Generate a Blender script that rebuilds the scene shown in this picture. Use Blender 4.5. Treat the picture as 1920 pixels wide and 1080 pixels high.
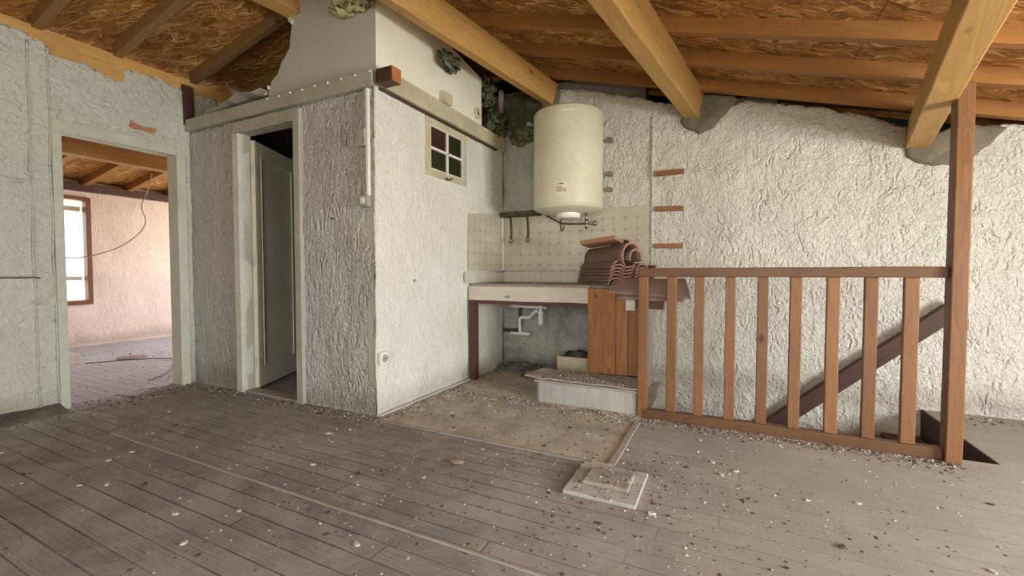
import bpy, bmesh, math, random
from mathutils import Vector, Matrix, noise
random.seed(7)
C = bpy.context.scene
for o in list(bpy.data.objects): bpy.data.objects.remove(o)
R = math.radians
# ------------------------------------------------------------------ camera, world, exposure
cam_d = bpy.data.cameras.new('camera'); cam = bpy.data.objects.new('camera', cam_d)
C.collection.objects.link(cam); C.camera = cam
cam.location = (0, 0, 1.05); cam.rotation_euler = (R(90-1.99), 0, R(26.32))
cam_d.sensor_width = 36; cam_d.lens = 821.65/1920*36; cam_d.clip_start = .05
C.view_settings.view_transform = 'Standard'; C.view_settings.look = 'None'
C.view_settings.gamma = 1; C.view_settings.use_curve_mapping = False
C.view_settings.exposure = 0.45
W = bpy.data.worlds.new('daylight'); C.world = W; W.use_nodes = True
wt = W.node_tree; wn = wt.nodes; wn.clear()
wo = wn.new('ShaderNodeOutputWorld'); wb = wn.new('ShaderNodeBackground'); wr = wn.new('ShaderNodeValToRGB')
wc = wn.new('ShaderNodeTexCoord'); wsx = wn.new('ShaderNodeSeparateXYZ'); wm = wn.new('ShaderNodeMapRange')
wt.links.new(wc.outputs['Generated'], wsx.inputs[0]); wt.links.new(wsx.outputs['Z'], wm.inputs[0])
wm.inputs[1].default_value = -1; wm.inputs[2].default_value = 1
wt.links.new(wm.outputs[0], wr.inputs[0]); wt.links.new(wr.outputs[0], wb.inputs[0]); wt.links.new(wb.outputs[0], wo.inputs[0])
cr = wr.color_ramp; cr.elements[0].position = .0; cr.elements[0].color = (.55, .47, .22, 1)
cr.elements[1].position = 1; cr.elements[1].color = (.70, .84, 1.15, 1)
e = cr.elements.new(.47); e.color = (.66, .60, .36, 1)
e = cr.elements.new(.53); e.color = (.95, 1.0, 1.08, 1)
wb.inputs[1].default_value = 5.2
C.cycles.max_bounces = 10; C.cycles.diffuse_bounces = 8; C.cycles.glossy_bounces = 3
C.cycles.sample_clamp_indirect = 6
try: C.cycles.use_denoising = True
except Exception: pass

def window_light(name, loc, rot, sx, sy, power, col):
    """area light in a window opening: daylight, and added fill behind the camera"""
    d = bpy.data.lights.new(name, 'AREA'); d.shape = 'RECTANGLE'; d.size = sx; d.size_y = sy
    d.energy = power; d.color = col
    o = bpy.data.objects.new(name, d); o.location = loc; o.rotation_euler = rot; C.collection.objects.link(o); return o
# right-hand window, added fill behind the camera, far-room window
window_light('daylight_right', (3.62, 1.45, .98), (0, R(90), 0), .9, 1.5, 142, (.97, .985, 1.0))
window_light('fill_behind', (.9, -2.62, 1.35), (R(90), 0, 0), 2.2, 1.5, 66, (.98, .98, .88))  # unseen window opening, added to fill the room with light
window_light('daylight_far', (-6.5, 5.62, 1.4), (R(-90), 0, 0), 1.5, 1.4, 58, (.94, .97, 1.0))

# ------------------------------------------------------------------ materials
def newmat(name, rough=.8, spec=.3):
    m = bpy.data.materials.new(name); m.use_nodes = True
    nt = m.node_tree; b = nt.nodes['Principled BSDF']
    b.inputs['Roughness'].default_value = rough
    b.inputs['Specular IOR Level'].default_value = spec
    return m, nt, b
def N(nt, t, **kw):
    n = nt.nodes.new(t)
    for k, v in kw.items(): setattr(n, k, v)
    return n
def coords(nt, scale=(1,1,1), rot=(0,0,0), kind='Object'):
    tc = N(nt, 'ShaderNodeTexCoord'); mp = N(nt, 'ShaderNodeMapping')
    nt.links.new(tc.outputs[kind], mp.inputs[0]); mp.inputs['Scale'].default_value = scale; mp.inputs['Rotation'].default_value = rot
    return mp.outputs[0]
def geo_pos(nt, scale=(1,1,1), rot=(0,0,0)):
    g = N(nt, 'ShaderNodeNewGeometry'); mp = N(nt, 'ShaderNodeMapping')
    nt.links.new(g.outputs['Position'], mp.inputs[0]); mp.inputs['Scale'].default_value = scale; mp.inputs['Rotation'].default_value = rot
    return mp.outputs[0]
def noise_n(nt, vec, scale, detail=4, rough=.55, dist=0, kind='FBM'):
    n = N(nt, 'ShaderNodeTexNoise'); n.noise_type = kind; nt.links.new(vec, n.inputs['Vector'])
    n.inputs['Scale'].default_value = scale; n.inputs['Detail'].default_value = detail
    n.inputs['Roughness'].default_value = rough; n.inputs['Distortion'].default_value = dist
    return n.outputs[0]
def ramp(nt, fac, stops):
    r = N(nt, 'ShaderNodeValToRGB'); nt.links.new(fac, r.inputs[0]); el = r.color_ramp.elements
    while len(el) < len(stops): el.new(.5)
    for e_, (p, c) in zip(el, stops):
        e_.position = p; e_.color = (c, c, c, 1) if isinstance(c, (int, float)) else (*c, 1)
    return r.outputs[0]
def mix(nt, fac, a, b, mode='MIX'):
    m = N(nt, 'ShaderNodeMix'); m.data_type = 'RGBA'; m.blend_type = mode
    def s(sock, v):
        if isinstance(v, (int, float)): sock.default_value = v
        elif isinstance(v, tuple): sock.default_value = (*v, 1)
        else: nt.links.new(v, sock)
    s(m.inputs['Factor'], fac); s(m.inputs['A'], a); s(m.inputs['B'], b)
    return m.outputs['Result']
def math_n(nt, op, a, b=None):
    m = N(nt, 'ShaderNodeMath'); m.operation = op
    for i, v in enumerate((a, b)):
        if v is None: continue
        if isinstance(v, (int, float)): m.inputs[i].default_value = v
        else: nt.links.new(v, m.inputs[i])
    return m.outputs[0]
def bump(nt, b, h, strength=.5, dist=.01):
    n = N(nt, 'ShaderNodeBump'); n.inputs['Strength'].default_value = strength; n.inputs['Distance'].default_value = dist
    nt.links.new(h, n.inputs['Height']); nt.links.new(n.outputs[0], b.inputs['Normal'])
def setc(nt, b, c):
    if isinstance(c, tuple): b.inputs['Base Color'].default_value = (*c, 1)
    else: nt.links.new(c, b.inputs['Base Color'])

def mat_plaster(name, col, dirt=(.32,.28,.22), stretch=(1,1,.45), scale=16, dist=.02, amt=.35, rough=.6, fine=True):
    m, nt, b = newmat(name, rough, .35)
    v = geo_pos(nt, stretch); v1 = geo_pos(nt)
    # trowelled ridges: creases where warped noise crosses its mean
    def crease(vec, sc, ds, wd):
        n_ = noise_n(nt, vec, sc, 1.5, .5, ds)
        k_ = math_n(nt, 'MULTIPLY', math_n(nt, 'ABSOLUTE', math_n(nt, 'SUBTRACT', n_, .5)), wd)
        return ramp(nt, k_, [(0.0, 1.0), (.30, .75), (.9, 0.0)])
    md = ramp(nt, noise_n(nt, v1, 4.5, 3, .6), [(.38, .25), (.62, 1.0)])
    r1 = math_n(nt, 'MULTIPLY', crease(v, scale*.7, 1.0, 5.0), md); r2 = crease(v1, scale*1.5, .8, 4.0)
    r3 = noise_n(nt, v1, scale*2.6, 4, .6, .5)
    h = math_n(nt, 'ADD', math_n(nt, 'MULTIPLY', r1, .5), math_n(nt, 'MULTIPLY', r2, .22))
    h = math_n(nt, 'ADD', h, math_n(nt, 'MULTIPLY', r3, .75))
    d1 = noise_n(nt, v1, 1.1, 5, .65, .6); d2 = noise_n(nt, v1, 23, 3, .7)
    spots = ramp(nt, noise_n(nt, v1, 9, 6, .75), [(.30, 1.0), (.36, 0.0)])
    c = mix(nt, math_n(nt, 'MULTIPLY', ramp(nt, d1, [(.42, 0.0), (.75, 1.0)]), amt), col, dirt)
    c = mix(nt, math_n(nt, 'MULTIPLY', ramp(nt, d2, [(.45, 0.0), (.7, 1.0)]), .16), c, dirt)
    c = mix(nt, math_n(nt, 'MULTIPLY', spots, .35), c, dirt)
    # grime creeping up from the floor
    g = N(nt, 'ShaderNodeNewGeometry'); s = N(nt, 'ShaderNodeSeparateXYZ'); nt.links.new(g.outputs['Position'], s.inputs[0])
    zz = math_n(nt, 'ADD', s.outputs['Z'], math_n(nt, 'MULTIPLY', d1, -.35))
    zz = math_n(nt, 'ABSOLUTE', math_n(nt, 'ADD', zz, .12))
    gr = ramp(nt, zz, [(.0, .55), (.16, 0.0)])
    c = mix(nt, gr, c, dirt)
    setc(nt, b, c); bump(nt, b, h, .9, dist)
    return m
def mat_plain(name, col, rough=.6, var=.12, scale=9, bmp=.002, metallic=0, dirt=None, damt=.3, bscale=None, spec=.3):
    m, nt, b = newmat(name, rough, spec); b.inputs['Metallic'].default_value = metallic
    v = coords(nt); n1 = noise_n(nt, v, scale, 5, .65)
    dk = dirt or tuple(x*.5 for x in col)
    c = mix(nt, math_n(nt, 'MULTIPLY', ramp(nt, n1, [(.4, 0.0), (.7, 1.0)]), damt), col, dk)
    n2 = noise_n(nt, v, scale*6, 4, .7)
    c = mix(nt, math_n(nt, 'MULTIPLY', ramp(nt, n2, [(.45, 0.0), (.7, 1.0)]), var), c, dk)
    setc(nt, b, c); bump(nt, b, noise_n(nt, v, bscale or scale*5, 4, .6), .5, bmp)
    return m
def mat_wood(name, base, dark, axis='x', ring=9, knots=True, rough=.6, gamt=.75, bscale=.0012, stain=None, seedoff=0):
    """grain runs along the given local axis"""
    m, nt, b = newmat(name, rough, .35)
    i = 'xyz'.index(axis)
    tc = N(nt, 'ShaderNodeTexCoord'); oi = N(nt, 'ShaderNodeObjectInfo')
    off = N(nt, 'ShaderNodeVectorMath'); off.operation = 'ADD'
    cmb = N(nt, 'ShaderNodeCombineXYZ')
    for k in range(3): nt.links.new(math_n(nt, 'MULTIPLY', oi.outputs['Random'], 13.7+5*k), cmb.inputs[k])
    nt.links.new(tc.outputs['Object'], off.inputs[0]); nt.links.new(cmb.outputs[0], off.inputs[1])
    def mp(sc):
        q = N(nt, 'ShaderNodeMapping'); nt.links.new(off.outputs[0], q.inputs[0]); q.inputs['Scale'].default_value = sc; return q.outputs[0]
    long = [1,1,1]; long[i] = .09
    lng2 = [1,1,1]; lng2[i] = .03
    w = noise_n(nt, mp(tuple(long)), ring, 2, .5, 1.2)
    rings = math_n(nt, 'FRACT', math_n(nt, 'MULTIPLY', w, 9))
    rings = ramp(nt, rings, [(.0, 0.0), (.7, .7), (.92, 1.0), (1.0, 0.0)])
    fine = noise_n(nt, mp(tuple(lng2)), 180, 3, .6)
    big = noise_n(nt, mp((1,1,1)), 1.7, 3, .6)
    c = mix(nt, math_n(nt, 'MULTIPLY', rings, gamt*.8), base, dark)
    c = mix(nt, math_n(nt, 'MULTIPLY', ramp(nt, fine, [(.4,0.0),(.7,1.0)]), gamt*.45), c, dark)
    c = mix(nt, math_n(nt, 'MULTIPLY', ramp(nt, big, [(.4,0.0),(.72,1.0)]), .35), c, stain or dark)
    if knots:
        kk = [1,1,1]; kk[i] = .45
        vo = N(nt, 'ShaderNodeTexVoronoi'); nt.links.new(mp(tuple(kk)), vo.inputs['Vector']); vo.inputs['Scale'].default_value = 5.5
        kn = ramp(nt, vo.outputs['Distance'], [(.05, 1.0), (.11, 0.0)])
        c = mix(nt, math_n(nt, 'MULTIPLY', kn, .8), c, tuple(x*.35 for x in dark))
    hv = N(nt, 'ShaderNodeHueSaturation'); nt.links.new(c, hv.inputs['Color'])
    nt.links.new(math_n(nt, 'ADD', math_n(nt, 'MULTIPLY', oi.outputs['Random'], .3), .85), hv.inputs['Value'])
    setc(nt, b, hv.outputs[0]); bump(nt, b, fine, .6, bscale)
    return m
def mat_osb(name):
    m, nt, b = newmat(name, .75, .3)
    cur = None; hh = None
    for k, (rz, sc) in enumerate(((.15, 24), (.75, 27), (2.5, 22), (-.35, 30))):
        v = coords(nt, (1,1,1), (0,0,rz))
        dn = N(nt, 'ShaderNodeTexNoise'); nt.links.new(v, dn.inputs['Vector']); dn.inputs['Scale'].default_value = 5
        mv = N(nt, 'ShaderNodeVectorMath'); mv.operation = 'MULTIPLY_ADD'
        nt.links.new(dn.outputs[1], mv.inputs[0]); mv.inputs[1].default_value = (.18,.18,.18); nt.links.new(v, mv.inputs[2])
        sm = N(nt, 'ShaderNodeMapping'); nt.links.new(mv.outputs[0], sm.inputs[0]); sm.inputs['Scale'].default_value = (.26, 1.9, .3)
        sm.inputs['Location'].default_value = (k*3.1, k*7.7, 0)
        vo = N(nt, 'ShaderNodeTexVoronoi'); nt.links.new(sm.outputs[0], vo.inputs['Vector']); vo.inputs['Scale'].default_value = sc
        sp = N(nt, 'ShaderNodeSeparateColor'); nt.links.new(vo.outputs['Color'], sp.inputs[0])
        col = ramp(nt, sp.outputs[0], [(0, (.19,.075,.017)), (.4, (.34,.15,.036)), (.8, (.50,.25,.070)), (1, (.74,.46,.18))])
        if cur is None: cur = col; hh = sp.outputs[1]
        else:
            msk = ramp(nt, sp.outputs[2], [(.42, 0.0), (.62, 1.0)])
            cur = mix(nt, msk, cur, col); hh = mix(nt, msk, hh, sp.outputs[1])
    # dark stains
    st = noise_n(nt, coords(nt), 1.3, 5, .7, .4)
    cur = mix(nt, ramp(nt, st, [(.5,0.0),(.72,.55)]), cur, (.16,.05,.015))
    g = N(nt, 'ShaderNodeSeparateXYZ'); nt.links.new(coords(nt), g.inputs[0])
    # board joints across the slope every 1.25 m
    fx = math_n(nt, 'FRACT', math_n(nt, 'ADD', math_n(nt, 'MULTIPLY', g.outputs[0], .8), .42))
    jt = ramp(nt, fx, [(0.0, 1.0), (.006, 0.0)])
    cur = mix(nt, jt, cur, (.03,.012,.005))
    setc(nt, b, cur); bump(nt, b, hh, .5, .003)
    return m
def mat_floor(name):
    m, nt, b = newmat(name, .78, .3)
    g = N(nt, 'ShaderNodeNewGeometry'); s = N(nt, 'ShaderNodeSeparateXYZ'); nt.links.new(g.outputs['Position'], s.inputs[0])
    X, Y = s.outputs[0], s.outputs[1]
    PW = .098
    row = math_n(nt, 'FLOOR', math_n(nt, 'DIVIDE', Y, PW)); fr = math_n(nt, 'FRACT', math_n(nt, 'DIVIDE', Y, PW))
    wn_ = N(nt, 'ShaderNodeTexWhiteNoise'); wn_.noise_dimensions = '1D'; nt.links.new(row, wn_.inputs['W'])
    xo = math_n(nt, 'ADD', math_n(nt, 'DIVIDE', X, 2.1), math_n(nt, 'MULTIPLY', wn_.outputs[0], 5.0))
    cell = math_n(nt, 'FLOOR', xo); fx = math_n(nt, 'FRACT', xo)
    cb = N(nt, 'ShaderNodeCombineXYZ'); nt.links.new(row, cb.inputs[0]); nt.links.new(cell, cb.inputs[1])
    wn2 = N(nt, 'ShaderNodeTexWhiteNoise'); wn2.noise_dimensions = '2D'; nt.links.new(cb.outputs[0], wn2.inputs['Vector'])
    pr = wn2.outputs[0]
    v1 = geo_pos(nt)
    gy = ramp(nt, math_n(nt, 'ABSOLUTE', math_n(nt, 'SUBTRACT', fr, .5)), [(.455, 0.0), (.485, 1.0)])
    gx = ramp(nt, math_n(nt, 'ABSOLUTE', math_n(nt, 'SUBTRACT', fx, .5)), [(.498, 0.0), (.4995, 1.0)])
    open_ = ramp(nt, noise_n(nt, v1, 1.3, 3, .6), [(.38, .25), (.55, 1.0)])
    gap = math_n(nt, 'MULTIPLY', math_n(nt, 'MAXIMUM', gy, math_n(nt, 'MULTIPLY', gx, .6)), open_)
    gr = noise_n(nt, geo_pos(nt, (.05, 1, 1)), 120, 4, .6, .3)
    base = ramp(nt, pr, [(0, (.245,.228,.212)), (.5, (.295,.275,.258)), (1, (.35,.327,.305))])
    base = mix(nt, math_n(nt, 'MULTIPLY', ramp(nt, gr, [(.4,0.0),(.65,1.0)]), .45), base, (.11,.09,.08))
    # worn foreground patch with dark bare wood, dust elsewhere
    big = noise_n(nt, v1, .75, 5, .62, .5)
    base = mix(nt, ramp(nt, big, [(.36, .3), (.52, 0.0)]), base, (.14,.132,.122))
    d = noise_n(nt, v1, 1.9, 8, .72, .5)
    base = mix(nt, math_n(nt, 'MULTIPLY', ramp(nt, d, [(.44, 0.0), (.60, 1.0)]), .7), base, (.42,.39,.35))
    # the boards on the right and below the railing are dustier and warmer
    ds = N(nt, 'ShaderNodeMapRange'); nt.links.new(math_n(nt, 'ADD', X, math_n(nt, 'MULTIPLY', big, .9)), ds.inputs[0])
    ds.inputs[1].default_value = -.75; ds.inputs[2].default_value = .7
    base = mix(nt, math_n(nt, 'MULTIPLY', ds.outputs[0], .72), base, mix(nt, d, (.33,.29,.235), (.42,.375,.305)))
    fade = math_n(nt, 'SUBTRACT', 1.0, math_n(nt, 'MULTIPLY', ds.outputs[0], .72))
    gap = math_n(nt, 'MULTIPLY', gap, fade)
    # far room: daylight on the boards painted into the colour as a paler tone
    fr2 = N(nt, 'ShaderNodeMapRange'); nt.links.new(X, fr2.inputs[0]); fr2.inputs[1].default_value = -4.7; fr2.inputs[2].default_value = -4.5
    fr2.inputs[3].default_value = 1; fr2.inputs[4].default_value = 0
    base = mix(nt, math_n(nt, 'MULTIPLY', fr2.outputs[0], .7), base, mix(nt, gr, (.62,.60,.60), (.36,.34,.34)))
    # pale splashes
    vo = N(nt, 'ShaderNodeTexVoronoi'); nt.links.new(geo_pos(nt, (1,.8,1), (0,0,.6)), vo.inputs['Vector']); vo.inputs['Scale'].default_value = 9
    vs = N(nt, 'ShaderNodeSeparateColor'); nt.links.new(vo.outputs['Color'], vs.inputs[0])
    sp = math_n(nt, 'ADD', vo.outputs['Distance'], math_n(nt, 'MULTIPLY', noise_n(nt, v1, 40, 2), .16))
    sp = math_n(nt, 'MULTIPLY', ramp(nt, sp, [(.13, 1.0), (.18, 0.0)]), ramp(nt, vs.outputs[0], [(.45,0.0),(.5,1.0)]))
    base = mix(nt, math_n(nt, 'MULTIPLY', sp, .55), base, (.55,.52,.46))
    base = mix(nt, math_n(nt, 'MULTIPLY', gap, .7), base, (.03,.024,.02))
    setc(nt, b, base)
    h = math_n(nt, 'ADD', math_n(nt, 'MULTIPLY', gap, -1.0), math_n(nt, 'MULTIPLY', d, .5))
    h = math_n(nt, 'ADD', h, math_n(nt, 'MULTIPLY', gr, .2))
    bump(nt, b, h, .7, .006)
    return m
def mat_tiles(name, axis):
    """cream 15 cm wall tiles, small grey motif at every joint crossing"""
    m, nt, b = newmat(name, .35, .5)
    g = N(nt, 'ShaderNodeNewGeometry'); s = N(nt, 'ShaderNodeSeparateXYZ'); nt.links.new(g.outputs['Position'], s.inputs[0])
    U, V = s.outputs['XY'.index(axis)], s.outputs[2]
    T = .1135
    u = math_n(nt, 'FRACT', math_n(nt, 'DIVIDE', math_n(nt, 'ADD', U, 5.0), T)); v = math_n(nt, 'FRACT', math_n(nt, 'DIVIDE', V, T))
    au = math_n(nt, 'ABSOLUTE', math_n(nt, 'SUBTRACT', u, .5)); av = math_n(nt, 'ABSOLUTE', math_n(nt, 'SUBTRACT', v, .5))
    jl = ramp(nt, math_n(nt, 'MAXIMUM', au, av), [(.480, 0.0), (.494, 1.0)])
    cu = math_n(nt, 'SUBTRACT', .5, au); cv = math_n(nt, 'SUBTRACT', .5, av)
    rr = math_n(nt, 'SQRT', math_n(nt, 'ADD', math_n(nt, 'MULTIPLY', cu, cu), math_n(nt, 'MULTIPLY', cv, cv)))
    ring = ramp(nt, rr, [(.06, .25), (.085, 1.0), (.13, 1.0), (.155, 0.0)])
    n = noise_n(nt, geo_pos(nt), 3, 5, .7); n2 = noise_n(nt, geo_pos(nt), 30, 3, .6)
    c = mix(nt, ramp(nt, n, [(.4,0.0),(.75,.6)]), (.56,.52,.41), (.36,.32,.24))
    c = mix(nt, math_n(nt, 'MULTIPLY', jl, .35), c, (.28,.24,.18))
    c = mix(nt, math_n(nt, 'MULTIPLY', ring, math_n(nt, 'ADD', math_n(nt, 'MULTIPLY', n2, .6), .15)), c, (.13,.125,.12))
    setc(nt, b, c); bump(nt, b, math_n(nt, 'MULTIPLY', jl, -1.0), .4, .002)
    return m
def mat_rubble(name, c1, c2, scale=22, bd=.02):
    m, nt, b = newmat(name, .95, .1); v = geo_pos(nt)
    n = noise_n(nt, v, scale, 6, .7, .3); n2 = noise_n(nt, v, 4, 4, .6)
    c = mix(nt, ramp(nt, n, [(.35,0.0),(.7,1.0)]), c1, c2); c = mix(nt, ramp(nt, n2, [(.4,0.0),(.7,.6)]), c, tuple(x*.5 for x in c1))
    setc(nt, b, c); bump(nt, b, n, .8, bd); return m

M = {}
M['back'] = mat_plaster('rough_white_plaster', (.78,.75,.655), dist=.033, scale=20, stretch=(1.0,1,.6), amt=.18)
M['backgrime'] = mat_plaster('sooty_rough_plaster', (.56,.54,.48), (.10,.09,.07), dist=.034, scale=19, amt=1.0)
M['front'] = mat_plaster('stroked_white_plaster', (.80,.77,.71), dist=.085, rough=.42, scale=18, stretch=(1,1,.34), amt=.2)
M['right'] = mat_plaster('fine_white_plaster', (.78,.77,.69), (.40,.36,.27), dist=.012, scale=24, amt=.2)
M['left'] = mat_plaster('greenish_white_plaster', (.66,.655,.58), (.30,.29,.22), dist=.026, scale=13, stretch=(.6,.6,1.0), amt=.25)
M['far'] = mat_plaster('pinkish_plaster', (.76,.60,.50), (.32,.25,.20), dist=.006, scale=15, amt=.3)
M['panel'] = mat_plain('flat_grey_paint', (.53,.51,.44), .7, .05, 2.5, .0008, damt=.12)
M['panelcream'] = mat_plain('flat_cream_paint', (.86,.84,.70), .6, .06, 2.2, .001, dirt=(.45,.40,.26), damt=.2)
M['paintgreen'] = mat_plain('greenish_cream_paint', (.60,.615,.52), .55, .2, 5, .0015, dirt=(.33,.32,.25), damt=.3)
M['band'] = mat_plain('grey_cream_paint', (.44,.42,.355), .6, .25, 5, .002, dirt=(.25,.22,.17), damt=.4)
M['doorpaint'] = mat_plain('cream_door_paint', (.82,.79,.64), .5, .12, 3, .001, dirt=(.45,.40,.3), damt=.25)
M['paint'] = mat_plain('old_cream_paint', (.52,.51,.43), .55, .25, 5, .0015, dirt=(.30,.27,.20), damt=.35)
M['paintlight'] = mat_plain('chipped_white_paint', (.70,.70,.62), .5, .3, 7, .002, dirt=(.33,.29,.22), damt=.35)
M['trimcream'] = mat_plain('yellowed_trim_paint', (.60,.54,.38), .55, .22, 5, .0015, dirt=(.28,.23,.15), damt=.4)
M['osb'] = mat_osb('osb_board')
M['floor'] = mat_floor('dusty_floorboards')
M['beamdark'] = mat_wood('brown_beam', (.42,.23,.075), (.22,.11,.035), 'y', 6, True, .62, .6)
M['beam'] = mat_wood('honey_beam', (.64,.38,.12), (.38,.20,.06), 'y', 6, True, .62, .6, stain=(.45,.27,.10))
M['rafter'] = mat_wood('orange_rafter', (.33,.15,.038), (.20,.085,.02), 'x', 8, True, .6, .5)
M['rafterl'] = mat_wood('brown_rafter', (.29,.165,.062), (.17,.09,.032), 'x', 8, True, .6, .5)
M['railx'] = mat_wood('red_brown_rail', (.165,.080,.033), (.08,.037,.017), 'x', 10, True, .5, .6)
M['railz'] = mat_wood('red_brown_upright', (.235,.108,.040), (.115,.05,.02), 'z', 10, True, .5, .55)
M['rung'] = mat_wood('reddish_bar', (.34,.14,.06), (.18,.07,.03), 'x', 10, False, .55, .6)
M['darkwoodz'] = mat_wood('dark_brown_upright', (.10,.05,.035), (.045,.022,.016), 'z', 9, True, .6, .6)
M['darkwood'] = mat_wood('dark_brown_wood', (.10,.045,.03), (.045,.02,.014), 'x', 9, False, .6, .6)
M['pine'] = mat_wood('varnished_pine', (.36,.165,.055), (.17,.068,.024), 'z', 9, True, .45, .85)
M['palewood'] = mat_wood('whitewashed_pine', (.66,.62,.53), (.42,.36,.27), 'x', 7, True, .6, .4)
M['greywood'] = mat_wood('grey_dusty_wood', (.40,.36,.31), (.22,.19,.16), 'x', 8, False, .8, .5)
M['litend'] = mat_plain('lit_orange_end', (.45,.17,.06), .7, .3, 12)
M['tilesx'] = mat_tiles('glazed_wall_tiles', 'X'); M['tilesy'] = mat_tiles('glazed_wall_tiles_side', 'Y')
M['splash'] = mat_plain('cream_skirting_tile', (.62,.59,.49), .45, .15, 4, .001, dirt=(.36,.32,.25), damt=.35)
M['grout'] = mat_plain('dark_grout', (.10,.085,.065), .9)
M['enamel'] = mat_plain('yellowed_enamel', (.63,.61,.455), .5, .2, 3.5, .0004, dirt=(.42,.39,.24), damt=.35, spec=.5)
M['plastic'] = mat_plain('white_plastic', (.80,.79,.72), .4, .06, 4, .0003, damt=.12, spec=.5)
M['pvc'] = mat_plain('white_pvc', (.82,.82,.80), .4, .2, 9, .0003, dirt=(.4,.38,.34), damt=.25, spec=.5)
M['greyplastic'] = mat_plain('dusty_grey_plastic', (.38,.365,.32), .5, .1, 6, .0005, damt=.2)
M['metal'] = mat_plain('tarnished_metal', (.35,.32,.27), .4, .3, 20, .0005, metallic=.9)
M['darkmetal'] = mat_plain('dark_pipe', (.09,.075,.06), .55, .3, 20, .0005, metallic=.3)
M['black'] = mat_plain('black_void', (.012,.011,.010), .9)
M['ink'] = mat_plain('dark_print', (.05,.05,.05), .6)
M['sticker'] = mat_plain('faded_sticker', (.52,.42,.27), .6, .2, 30)
M['stickerw'] = mat_plain('faded_white_sticker', (.74,.70,.54), .6, .2, 30)
M['terra'] = mat_plain('terracotta', (.40,.20,.135), .8, .3, 9, .001, dirt=(.21,.11,.075), damt=.5)
M['terradark'] = mat_plain('weathered_terracotta', (.155,.098,.074), .85, .3, 6, .0015, dirt=(.13,.08,.06), damt=.5)
M['terrapink'] = mat_plain('dusty_pink_terracotta', (.30,.215,.18), .85, .25, 8, .001, dirt=(.30,.19,.15), damt=.45)
M['mortar'] = mat_rubble('grey_mortar', (.20,.175,.125), (.27,.235,.175), 14, .03)
M['masonry'] = mat_rubble('grey_masonry', (.22,.20,.165), (.32,.29,.24), 9, .04)
M['soot'] = mat_rubble('sooty_rubble', (.07,.065,.045), (.17,.16,.11), 10, .05)
M['wool'] = mat_rubble('yellow_mineral_wool', (.62,.57,.28), (.80,.76,.46), 30, .03)
M['woold'] = mat_rubble('grimy_mineral_wool', (.13,.13,.075), (.30,.29,.15), 26, .03)
M['foil'] = mat_plain('dark_foil_facing', (.10,.10,.085), .35, .3, 12, .004, metallic=.4)
M['lino'] = mat_rubble('dusty_beige_lino', (.46,.40,.32), (.56,.495,.41), 5, .002)
M['dust'] = mat_rubble('dust_heap', (.16,.135,.11), (.27,.235,.19), 40, .02)
M['dustlight'] = mat_rubble('dusty_board', (.33,.29,.24), (.46,.41,.34), 30, .008)
M['crumbd'] = mat_plain('dark_crumb', (.085,.065,.05), .9)
M['crumbm'] = mat_plain('grey_brown_crumb', (.26,.215,.17), .9)
M['crumbl'] = mat_plain('pale_plaster_crumb', (.54,.51,.45), .8)
M['concrete'] = mat_plain('pale_concrete', (.50,.49,.45), .8, .25, 6, .002, dirt=(.27,.24,.20), damt=.45)
M['steppaint'] = mat_wood('streaky_whitewash', (.44,.43,.39), (.17,.155,.13), 'z', 7, False, .7, .45)
M['brickred'] = mat_rubble('red_brick', (.45,.19,.11), (.58,.30,.2), 20, .01)
M['winwood'] = mat_wood('stained_window_wood', (.20,.075,.035), (.09,.035,.02), 'z', 8, False, .5, .5)
M['cable'] = mat_plain('pinkish_cable', (.42,.30,.24), .6)
def glass(name, tint, rough=.08, trans=.5):
    m, nt, b = newmat(name, rough, .5)
    b.inputs['Base Color'].default_value = (*tint, 1); b.inputs['Transmission Weight'].default_value = trans
    return m
M['olivereflglass'] = glass('dark_glass_olive_reflection', (.028,.030,.012), .12, .15)  # olive reflection painted into the pane tint
M['redreflglass'] = glass('dark_glass_red_reflection', (.05,.02,.01), .15, .1)  # reddish reflection painted into the pane tint
M['clearglass'] = glass('clear_glass', (.98,.98,.98), .0, 1.0)

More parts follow.
